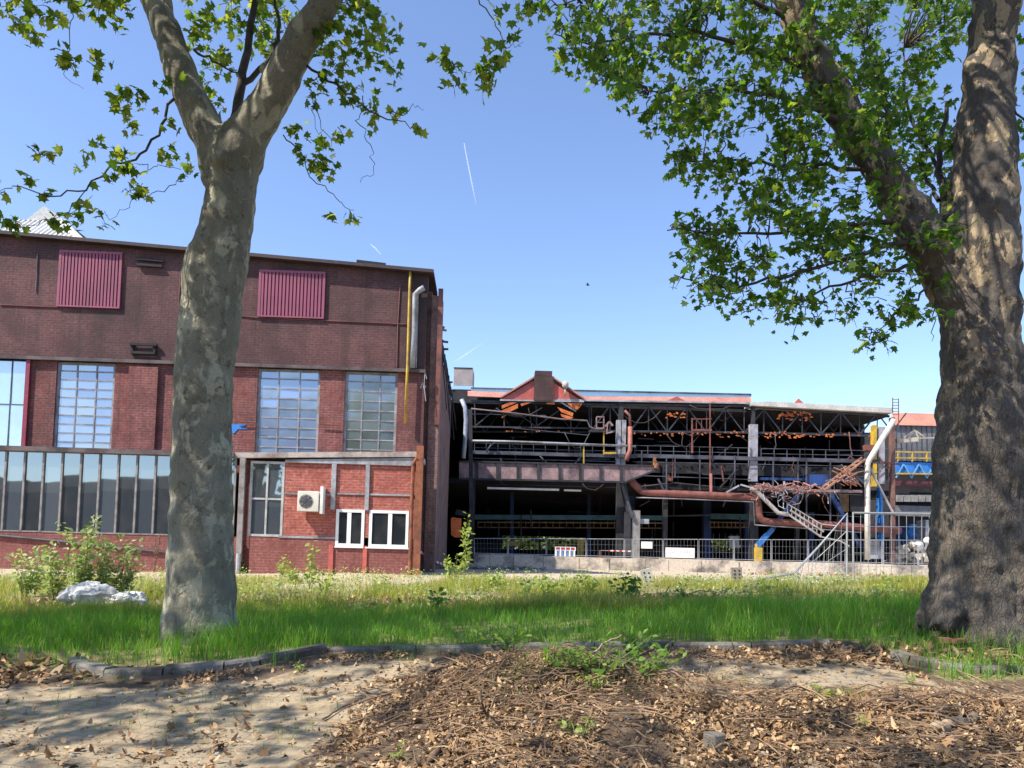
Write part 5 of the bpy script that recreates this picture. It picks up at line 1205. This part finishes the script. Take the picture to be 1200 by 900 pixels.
for px_, t_, b_, sp_, ns, nl, ls, lb, mt in (
  (543,601,679,.28,3,34,.17,'tall thin weed shoot standing before the dark hall entrance',M_weed), (530,648,680,.5,7,16,.15,'leafy low weed at the foot of the tall thin shoot',M_weed),
  (362,631,690,.22,3,22,.14,'upright pale weed under the air conditioner',M_weed), (407,628,668,.35,7,16,.16,'grey green weed in front of the narrow white window',M_weed), (305,643,668,.22,4,14,.15,'short bright weed below the tall annex window',M_weed),
  (640,672,703,.35,6,14,.14,'bright bush of weeds before the ledge under the barrier',M_weed), (618,676,700,.12,2,9,.14,'small dark leaved weed left of the bright weeds',M_weed_dk), (668,668,700,.25,3,14,.13,'leaning weed stalk right of the bright weeds',M_weed),
  (735,672,708,.4,9,16,.12,'round dark green weed left of the leaning fence foot',M_weed_dk), (509,690,720,.15,3,12,.12,'small dark weed in the brown leaf strip',M_weed_dk), (800,684,708,.2,3,10,.1,'small dark weed beside the lying dead branch',M_weed_dk),
  (380,672,700,.5,8,12,.12,'low spreading weed clump in the sunny grass below the annex',M_weed), (446,676,698,.4,7,10,.10,'low weed clump in the sunny grass left of the tall shoot',M_weed)):
    p, h = wpx(px_, t_, b_); weed('weed', p, h, sp_, ns, nl, ls, lb, 'weed', mt)
for px_, t_, b_, lb in ((285,655,672,'low bright weed by the grey downpipe of the annex'),(330,648,676,'bright weed shoot left of the upright weed under the air conditioner'),(345,660,684,'small bright weed just left of the upright weed'),(425,650,670,'bright weed in front of the gap between the white windows'),(460,655,670,'bright weed under the wider white window'),(478,650,668,'bright weed at the foot of the rusty corner post'),(250,660,690,'weed between the left trunk and the annex downpipe'),(580,668,692,'bright low weed left of the small dark leaved weed'),(690,672,700,'bright weed between the leaning stalk and the round dark weed'),(1040,672,700,'bright weed in the tall grass under the standing mesh fence'),(900,676,698,'bright weed below the drooping end of the bent fence panel')):
    p, h = wpx(px_, t_, b_); weed('weed', p, h, .35, 7, 16, .12, lb, 'weed')
p, h = wpx(141, 620, 672)
def dry(px, t_, b_, lb):
    p, h = wpx(px, t_, b_); r = empty('dry_stalk', p, 0, label=lb, cat='dry plant'); m = MB(); P = []
    for i in range(5):
        e = p+Vector((random.uniform(-.2,.2), random.uniform(-.1,.1), h*random.uniform(.7,1))); m.tube([p, p.lerp(e,.5)+Vector((.03,0,0)), e], .008, 4)
        for j in range(14): P.append(tuple(p.lerp(e, .5+.5*j/14)+Vector(rng.normal(size=3))*.04))
    m.build('stem', M_wood_dk, r, off=p); leaf_mesh('seed_head', P, .06, paint('dry seed', (.22,.14,.09), (.14,.09,.06), 3, .9), r, p, tmpl=ELL, tf=ELF)
dry(180, 622, 672, 'brown dry stalk before the glass strip left of the left trunk')
# foreground seedlings
for px_, b_, h, n, lb in ((682,868,.16,4,'seedling with round leaves on the leaf pile below the pale branch'),(462,896,.10,3,'seedling at the bottom edge left of the leaf pile'),(1008,858,.09,3,'seedling with two round leaves among the litter before the right kerb'),(655,795,.30,9,'green weed under the pale dead branch'),(700,792,.34,12,'largest green weed right under the pale dead branch'),(752,795,.30,10,'green weed right of the pale dead branch'),
   (970,822,.12,5,'weed tuft beside the bare paving strip'),(1070,806,.10,4,'weed near the right kerb stones'),(600,765,.34,9,'weed on the crest of the pile before the long grass'),(735,772,.30,9,'weed at the straight kerb behind the dead branch'),(352,790,.10,3,'tiny weed in front of the curved kerb'),(705,812,.14,4,'small weed on top of the litter pile')):
    p = ground_at(px_, b_); p.z = g1(p.x, p.y)+.02; weed('seedling', p, h, h*1.5, n, 8, min(.085, h*.42), lb, 'seedling', M_weed_mid if h > .18 else M_weed, lo=.25)

# grass
BL = np.array([(-.5,0,0),(.5,0,0),(-.42,.35,.02),(.42,.35,.02),(-.28,.7,.12),(.28,.7,.12),(0,1,.30)])
BF4 = np.array([(0,1,3,2),(2,3,5,4),(4,5,6,6)])
def grass(name, X, Y, H, W, mat, dz=0):
    n = len(X); Z = G(X, Y)+dz; a_ = rng.uniform(0, 2*math.pi, n); ct, st = np.cos(a_), np.sin(a_); b_ = rng.uniform(.2,1.9,n)*H; ph = rng.uniform(0,6.28,n)
    V = np.zeros((n,7,3)); w_ = BL[None,:,0]*W[:,None]; V[:,:,0] = X[:,None]+w_*ct[:,None]+(BL[None,:,2]*b_[:,None])*np.cos(ph)[:,None]; V[:,:,1] = Y[:,None]+w_*st[:,None]+(BL[None,:,2]*b_[:,None])*np.sin(ph)[:,None]
    V[:,:,2] = Z[:,None]-.02+BL[None,:,1]*H[:,None]*(1-.12*(b_/H)[:,None]*BL[None,:,1])
    F = np.array([(0,1,3),(0,3,2),(2,3,5),(2,5,4),(4,5,6)])[None]+(np.arange(n)*7)[:,None,None]
    o = np_mesh(name, V.reshape(-1,3), F.reshape(-1,3), mat); tag(o, kind='stuff'); return o
def nz(x, y, s_, o=0): 
    return np.array([mnoise.noise((a_*s_+o, b_*s_, o)) for a_, b_ in zip(x, y)])
M_grass_lush = leafmat('lush grass', [(0,(.07,.18,.018)),(.6,(.115,.26,.026)),(.93,(.19,.31,.04)),(1,(.30,.26,.10))], [(0,(.20,.50,.02)),(.8,(.36,.68,.04)),(1,(.35,.33,.1))], .4, .5)
M_grass_dry = leafmat('sunny meadow grass', [(0,(.17,.22,.03)),(.5,(.29,.31,.05)),(.8,(.40,.36,.10)),(1,(.48,.40,.2))], [(0,(.42,.52,.04)),(.7,(.62,.62,.08)),(1,(.6,.52,.2))], .45, .5)
n = 90000; X = rng.uniform(-9.5,11,n); Y = rng.uniform(7.3,14.6,n); ky = kerb_y(X)
edge_n = nz(X, Y, .9, 3); dens = np.clip((Y-ky-.02)/.35, 0, 1)*np.clip((14.3+.7*edge_n-Y)/.9, 0, 1)
bare = np.exp(-(((X-3.9)/.9)**2+((Y-8.2)/.75)**2))+np.exp(-(((X+5.7)/1.1)**2+((Y-8.6)/.6)**2)); tl2 = (X+4.2)**2+(Y-10.3)**2; tr2 = (X-5.75)**2+(Y-9.5)**2
keep = (rng.random(n) < dens*(.55+.55*(nz(X, Y, 1.6, 9) > -.25))*(1-np.clip(bare,0,1)*.93)) & (tl2 > .17) & (tr2 > .33)
X, Y = X[keep], Y[keep]; H = (.15+.17*nz(X, Y, .7, 5)+.10*nz(X, Y, 2.3, 15)+.16*rng.random(len(X))**2)*(1+.55*np.exp(-(((X+5.6)/1.9)**2+((Y-10)/1.7)**2))+.75*np.exp(-(((X-4.4)/1.6)**2+((Y-10.8)/1.6)**2))); H = np.clip(H, .06, .6)
grass('long_grass', X, Y, H, rng.uniform(.006,.013,len(X)), M_grass_lush)
n = 200000; Y = 12.8+26*rng.random(n)**1.5; X = rng.uniform(-.78,.78,n)*Y+rng.normal(size=n)*.3
dn = nz(X, Y, .35, 20)+.5*nz(X, Y, 1.3, 31); keep = (rng.random(n) < np.clip(.34+1.6*dn, .02, 1)*np.clip((33-Y)/13, 0, 1)*np.interp(Y, [19,26], [1,.45])*(1-.8*np.exp(-((Y-15.0-.3*np.sin(X))/.8)**2)))
X, Y = X[keep], Y[keep]; H = np.clip(.22+.26*nz(X, Y, .5, 40)+.2*rng.random(len(X))**2, .06, .65)*np.interp(Y,[14,18,24,30],[1.0,.95,.55,.4])
grass('meadow_grass', X, Y, H, rng.uniform(.009,.018,len(X)), M_grass_dry)
n = 4200; Y = 13.6+15*rng.random(n)**1.3; X = rng.uniform(-.75,.75,n)*Y; k2 = rng.random(n) < np.clip(.25+1.5*nz(X, Y, .42, 91), 0, 1)*np.clip((30-Y)/8, 0, 1)*(1-.8*np.exp(-((Y-15.1)/.7)**2)); X, Y = X[k2], Y[k2]
hh = np.clip(.25+.35*nz(X, Y, .8, 95), .08, .6); PX = []; 
for x_, y_, h_ in zip(X, Y, hh):
    k_ = int(8+20*h_); f = rng.random(k_); PX.append(np.stack([x_+rng.normal(size=k_)*.09, y_+rng.normal(size=k_)*.09, float(G(x_,y_))+f*h_], 1))
PX = np.concatenate(PX); tag(leaf_mesh('meadow_herbs', PX, rng.uniform(.04,.10,len(PX)), M_shrub, None, None, upw=.8, tmpl=ELL, tf=ELF), kind='stuff')
Xs, Ys = [], []
for px_, py_, r_, k_ in ((480,765,.5,220),(560,758,.6,320),(640,770,.5,260),(700,790,.45,260),(740,800,.4,160),(990,818,.14,130),(130,800,.4,70),(60,830,.5,60),(190,850,.5,70),(260,830,.6,80),(340,860,.5,60),(610,800,.4,160),(1060,740,.5,300),(1100,755,.35,220),(1020,745,.35,160),(1150,765,.5,180),(840,800,.5,60)):
    p = ground_at(px_, py_); Xs.append(p.x+rng.normal(size=k_)*r_*.6); Ys.append(p.y+rng.normal(size=k_)*r_*.45)
X, Y = np.concatenate(Xs), np.concatenate(Ys); grass('grass_tufts', X, Y, rng.uniform(.03,.15,len(X)), rng.uniform(.004,.008,len(X)), M_grass_lush)

# leaf litter
gx, gy = np.meshgrid([-1,0,1],[0,.5,1]); LT = np.stack([gx.ravel()*np.array([.18,.18,.18,.42,.42,.42,.1,.1,.1]), gy.ravel(), np.zeros(9)], 1); LT[3:6,1] += [.06,-.03,.08]; LF = np.array([(0,1,4,3),(1,2,5,4),(3,4,7,6),(4,5,8,7)])
M_litter = leafmat('dead leaf litter', [(0,(.09,.05,.025)),(.25,(.25,.145,.07)),(.6,(.43,.265,.13)),(.9,(.55,.38,.21)),(1,(.62,.46,.28))], [(0,(.05,.03,.015)),(1,(.2,.12,.05))], .12, .8)
def litter(name, X, Y, smin, smax, mat=M_litter, lift=.03, pw=1, tm=None, tfc=None):
    Z = G(X, Y)+rng.random(len(X))*lift; o = leaf_mesh(name, np.stack([X,Y,Z],1), smin+(smax-smin)*rng.random(len(X))**pw, mat, None, None, upw=1.15, tmpl=LT if tm is None else tm, tf=LF if tfc is None else tfc, droop=-.05, bendk=.7); tag(o, kind='stuff'); return o
n = 230000; X = rng.uniform(-6,8.5,n); Y = rng.uniform(4.9,9.0,n); ky = kerb_y(X)
pile = pile_at(X+rng.normal(size=n)*.10, Y+rng.normal(size=n)*.06); strip = 0
cl_ = nz(X, Y, 1.7, 60); base_d = (1-.95*((X > 1.4)&(Y > 7.25)&(Y < 8.3)))*pile*np.clip(.62+1.1*cl_, .12, 1)*1+(1-pile)*np.clip(.03+.16*nz(X, Y, 1.1, 70), .012, 1)+.5*np.exp(-((Y-ky+.25)/.2)**2)*(nz(X, Y, .8, 77) > -.05)
keep = (rng.random(n) < base_d*.8) & (Y < ky+.02+.0*X); litter('leaf_litter', X[keep], Y[keep], .010, .052, lift=.03, pw=2.0)
n = 620; X = rng.uniform(-3.5,6.5,n); Y = rng.uniform(5.1,8.9,n); k2 = ~((X > 1.5) & (Y > 7.15) & (Y < 8.3)); X, Y = X[k2], Y[k2]; litter('leaf_litter', X, Y, .05, .11, lift=.04, tm=LEAF_T, tfc=LEAF_F)
n = 5200; X = rng.uniform(-11,11,n); Y = 15.1+.4*np.sin(X)+rng.normal(size=n)*.55; k2 = nz(X, Y, .5, 80) > -.12; litter('leaf_litter', X[k2], Y[k2], .05, .11)
n = 900; X = 3.9+rng.normal(size=n)*.75; Y = 8.62+rng.normal(size=n)*.2; litter('leaf_litter', X, Y, .03, .08)
n = 500; X = -5.8+rng.normal(size=n)*.8; Y = 8.5+rng.normal(size=n)*.3; litter('leaf_litter', X, Y, .05, .11)
# fine twigs
m = MB(); 
for i in range(6500):
    x = random.uniform(-1.4,7); y = random.uniform(5.0,8.7)
    if (x < -.4 and random.random() < .7) or (x > 1.5 and 7.3 < y < 8.35 and random.random() < .9): continue
    a_ = random.uniform(0,6.28); L_ = random.uniform(.06,.38)*random.random()+.05; s_ = random.uniform(-.25,.35); p = Vector((x,y,g1(x,y)+random.uniform(.005,.06))); d = Vector((math.cos(a_),math.sin(a_),s_))*L_
    m.tube([p, p+d*.5+Vector((0,0,.02*random.random())), p+d], [.0035,.003,.0018] if random.random() < .85 else [.008,.007,.005], 4, cap=False)
o = m.build('twig_litter', paint('twig brown', (.32,.21,.12), (.12,.075,.042), 2.5, .9)); tag(o, kind='stuff')
m = MB()
for i in range(260):
    x = random.uniform(-6,7); y = random.uniform(5.0,8.8); s_ = random.uniform(.008,.028); blob(m, (x,y,g1(x,y)+s_*.3), (s_,s_*.8,s_*.6), i, 4, .3)
o = m.build('pebbles', M_conc_grey); tag(o, kind='stuff')

m = MB()
for i in range(260):                      # the matted brushwood of the heap
    x = random.gauss(.5, .75); y = random.gauss(6.9, .45)
    if i > 190: x = random.gauss(3.4, .9); y = random.gauss(6.3, .4)
    a_ = random.gauss(.2, .8); L_ = random.uniform(.25,.95); d = Vector((math.cos(a_), math.sin(a_)*.6, random.uniform(-.06,.16)))
    pts = []
    for k_ in range(6):
        q = Vector((x,y,0))+d*L_*(k_/5-.5); q.z = g1(q.x, q.y)+.02+.07*math.sin(math.pi*k_/5)*random.random()+random.uniform(0,.03); pts.append(q+Vector(rng.normal(size=3))*.012)
    rr_ = random.uniform(.003,.010); m.tube(pts, list(np.linspace(rr_, rr_*.45, 6)), 5, cap=False)
o = m.build('brushwood', paint('brushwood bark', (.26,.165,.095), (.075,.047,.03), 1.6, .9)); tag(o, kind='stuff')
# sticks and branches lying about
def stick(name, paths, mat, label, cat='branch', y0=None, lift=.02, hts=None):
    m = MB(); root = None
    for k_, (pts, r0, r1) in enumerate(paths):
        P = []
        for i, q in enumerate(pts):
            x, y, h = (*q, lift)[:3] if len(q) == 2 else q
            g = ground_at(x, y)
            if h > lift:                  # raised point: find depth from the stick's neighbours
                d_ = y0; p = at(x, y, d_); 
            else: p = Vector((g.x, g.y, g1(g.x,g.y)+lift))
            P.append(p)
        root = root or P[0]; P = jit(P, r0*.35, 4); m.tube(P, list(np.linspace(r0, r1, len(P))), 6)
    o = m.build(name, mat, None, off=root, smooth=True); tag(o, label, cat); return o
stick('branch', [([(632,800),(655,793,1),(672,785,1),(690,771,1),(706,755,1),(729,744,1)], .016, .006), ([(690,771,1),(712,771,1),(728,777,1),(742,786,1)], .010, .004), ([(706,755,1),(713,768,1),(716,772,1)], .006, .004), ([(672,785,1),(686,780,1),(700,786,1),(712,784,1)], .008,.003), ([(660,792,1),(672,768,1),(678,762,1)],.006,.003), ([(672,786,1),(674,802,1),(673,815,1)],.007,.004)], M_wood_pale, 'pale forked dead branch sticking up from the leaf pile', y0=6.9)
stick('branch', [([(503,896),(530,863),(552,846),(567,838)], .022, .016), ([(567,838),(565,824,1),(563,806,1)], .012, .005)], M_wood_dk, 'dark bent branch lying on the pile near the bottom edge', y0=5.95)
stick('branch', [([(440,800),(488,797),(510,790),(538,783)], .026, .014), ([(488,797),(500,806),(520,806)], .014,.006)], M_wood_dk, 'thick dark branch across the left crest of the pile')
stick('branch', [([(418,808),(440,820)], .012, .008), ([(378,850),(400,835),(425,822)], .010,.005)], M_wood_dk, 'short dark branch on the left flank of the pile')
stick('branch', [([(538,802),(580,800),(630,798)], .016, .010)], M_wood_dk, 'long dark branch leading from the crest to the pale branch')
stick('log', [([(1094,862),(1112,858),(1128,852),(1143,846)], .042, .036)], M_wood_pale, 'short thick brown log lying in the litter at right', 'log')
stick('branch', [([(1128,850),(1150,840),(1168,836)], .012, .006)], M_wood_dk, 'thin stick just right of the brown log')
stick('branch', [([(822,818),(828,800,1),(834,780,1)], .009, .004), ([(836,806),(830,794,1),(824,784,1)], .006, .003), ([(802,818),(803,806,1),(802,794,1)], .006,.004)], M_wood_pale, 'upright dry sticks left of the bare paving strip', y0=6.75)
stick('branch', [([(745,825),(780,818),(820,815),(850,813)], .013, .006), ([(806,826),(812,842),(830,856)], .012,.006)], M_wood_dk, 'long brown branch lying right of the pale branch')
stick('branch', [([(1112,784),(1150,806),(1198,826)], .008, .004), ([(1115,795),(1160,812)], .006, .003)], M_wood_pale, 'long thin dry stick in front of the right kerb')
stick('branch', [([(770,712),(784,702,1),(800,698,1),(830,700,1),(860,706,1)], .03, .01), ([(784,702,1),(780,694,1),(786,686,1)], .018, .006), ([(800,698,1),(820,692,1),(845,694,1)], .014,.005), ([(784,702,1),(770,694,1)],.012,.006), ([(830,700,1),(845,704,1),(850,708,1)],.012,.005)], M_wood_dk, 'dark dead branch lying in the sunny grass by the fence feet', y0=14.5)
# concrete stub in the litter
p = ground_at(838, 886); m = MB(); rr = 13.5/FPX*p.y; pts = [(rr*1.05*math.cos(a_+.35), rr*.95*math.sin(a_+.35)) for a_ in [k_*math.pi/3 for k_ in range(6)]]
m.prism([(p.x+a_, p.y+.05+b_, p.z-.03) for a_, b_ in pts], (.008,.0,.03+24/FPX*p.y)); o = m.build('concrete_stub', paint('dirty stub concrete', (.17,.15,.125), (.09,.075,.06), 9, .95, bmp=.8), None, off=p, bevel=.006); tag(o, 'small grey concrete stub half sunk in the dead leaves', 'concrete block')
# brick fragment by the right kerb
p = ground_at(1110, 756); m = MB(); m.bar((p.x-.12,p.y,p.z+.06),(p.x+.14,p.y+.03,p.z+.05),.13,.07); m.bar((p.x+.02,p.y-.1,p.z+.05),(p.x+.16,p.y-.06,p.z+.07),.08,.05); o = m.build('brick_shard', paint('brick shard', (.42,.16,.11), (.3,.11,.08), 4, .9), None, off=p, bevel=.01); tag(o, 'broken red brick shards in the grass at the foot of the right tree', 'brick')
# white sacks at far left
M_sack = paint('crumpled white sack', (.62,.605,.58), (.40,.38,.35), 4, .7, bmp=.8)
for cx_, cy_, sx_, sy_, lb in ((108,693,.42,.24,'larger crumpled white sack in the grass behind the left trunk'),(152,697,.22,.15,'smaller crumpled white sack next to the larger one')):
    p = ground_at(cx_, 708); p.y = 13.6; q = at(cx_, cy_+8, 13.9); m = MB(); blob(m, q, (sx_*1.15, .40, sy_*1.05), cx_*.37, 44, .3)
    m.v = [tuple(Vector(v)+(Vector(v)-q).normalized()*(.07*(1-abs(mnoise.noise(Vector(v)*5.5+Vector((cx_,0,0))))*3)*.6-.035*abs(mnoise.noise(Vector(v)*13)))) for v in m.v]; o = m.build('sack', M_sack, None, off=q, smooth=False); tag(o, lb, 'sack')

# ------------------------------------------------------------------ sky: vapour trails and a bird
mt, t_, b_, N_, L_ = nodes('vapour trail'); tr_ = N_('ShaderNodeBsdfTransparent'); df = N_('ShaderNodeBsdfDiffuse'); df.inputs[0].default_value = (.95,.95,.95,1); mx = N_('ShaderNodeMixShader'); mx.inputs[0].default_value = .2; L_(tr_.outputs[0], mx.inputs[1]); L_(df.outputs[0], mx.inputs[2]); L_(mx.outputs[0], t_.nodes['Material Output'].inputs[0])
for pts, w_, lb in (([(544,168),(548,190),(553,215),(558,240)], (1.0,1.6,1.6,.3), 'longest white vapour trail high in the middle of the sky'), ([(434,286),(440,291),(446,298)], (.5,2.2,1.0), 'short white vapour trail above the brick works roof'), ([(533,424),(548,414),(566,402)], (.6,1.3,.5), 'faint vapour trail just above the burnt hall roof')):
    P = [at(x, y, 6000) for x, y in pts]; m = MB(); m.tube(P, [w/2*6000/FPX for w in w_], 8); o = m.build('vapour_trail', mt, None, off=P[0], smooth=True); tag(o, lb, 'vapour trail')
p = at(689, 334, 45); m = MB(); blob(m, p, (.10,.05,.045), 2, 8, .1); m.add([p+Vector(v) for v in ((-.03,.02,.02),(.05,.02,.02),(-.02,.10,.12),(-.10,.2,.10),(-.02,-.10,.10),(-.10,-.22,.07),(-.10,0,.0),(-.17,.03,.01),(-.17,-.03,.01))], [(0,1,2),(0,2,3),(0,1,4),(0,4,5),(6,7,8)])
o = m.build('bird', M_soot2, None, off=p); tag(o, 'small dark bird flying against the blue sky', 'bird')
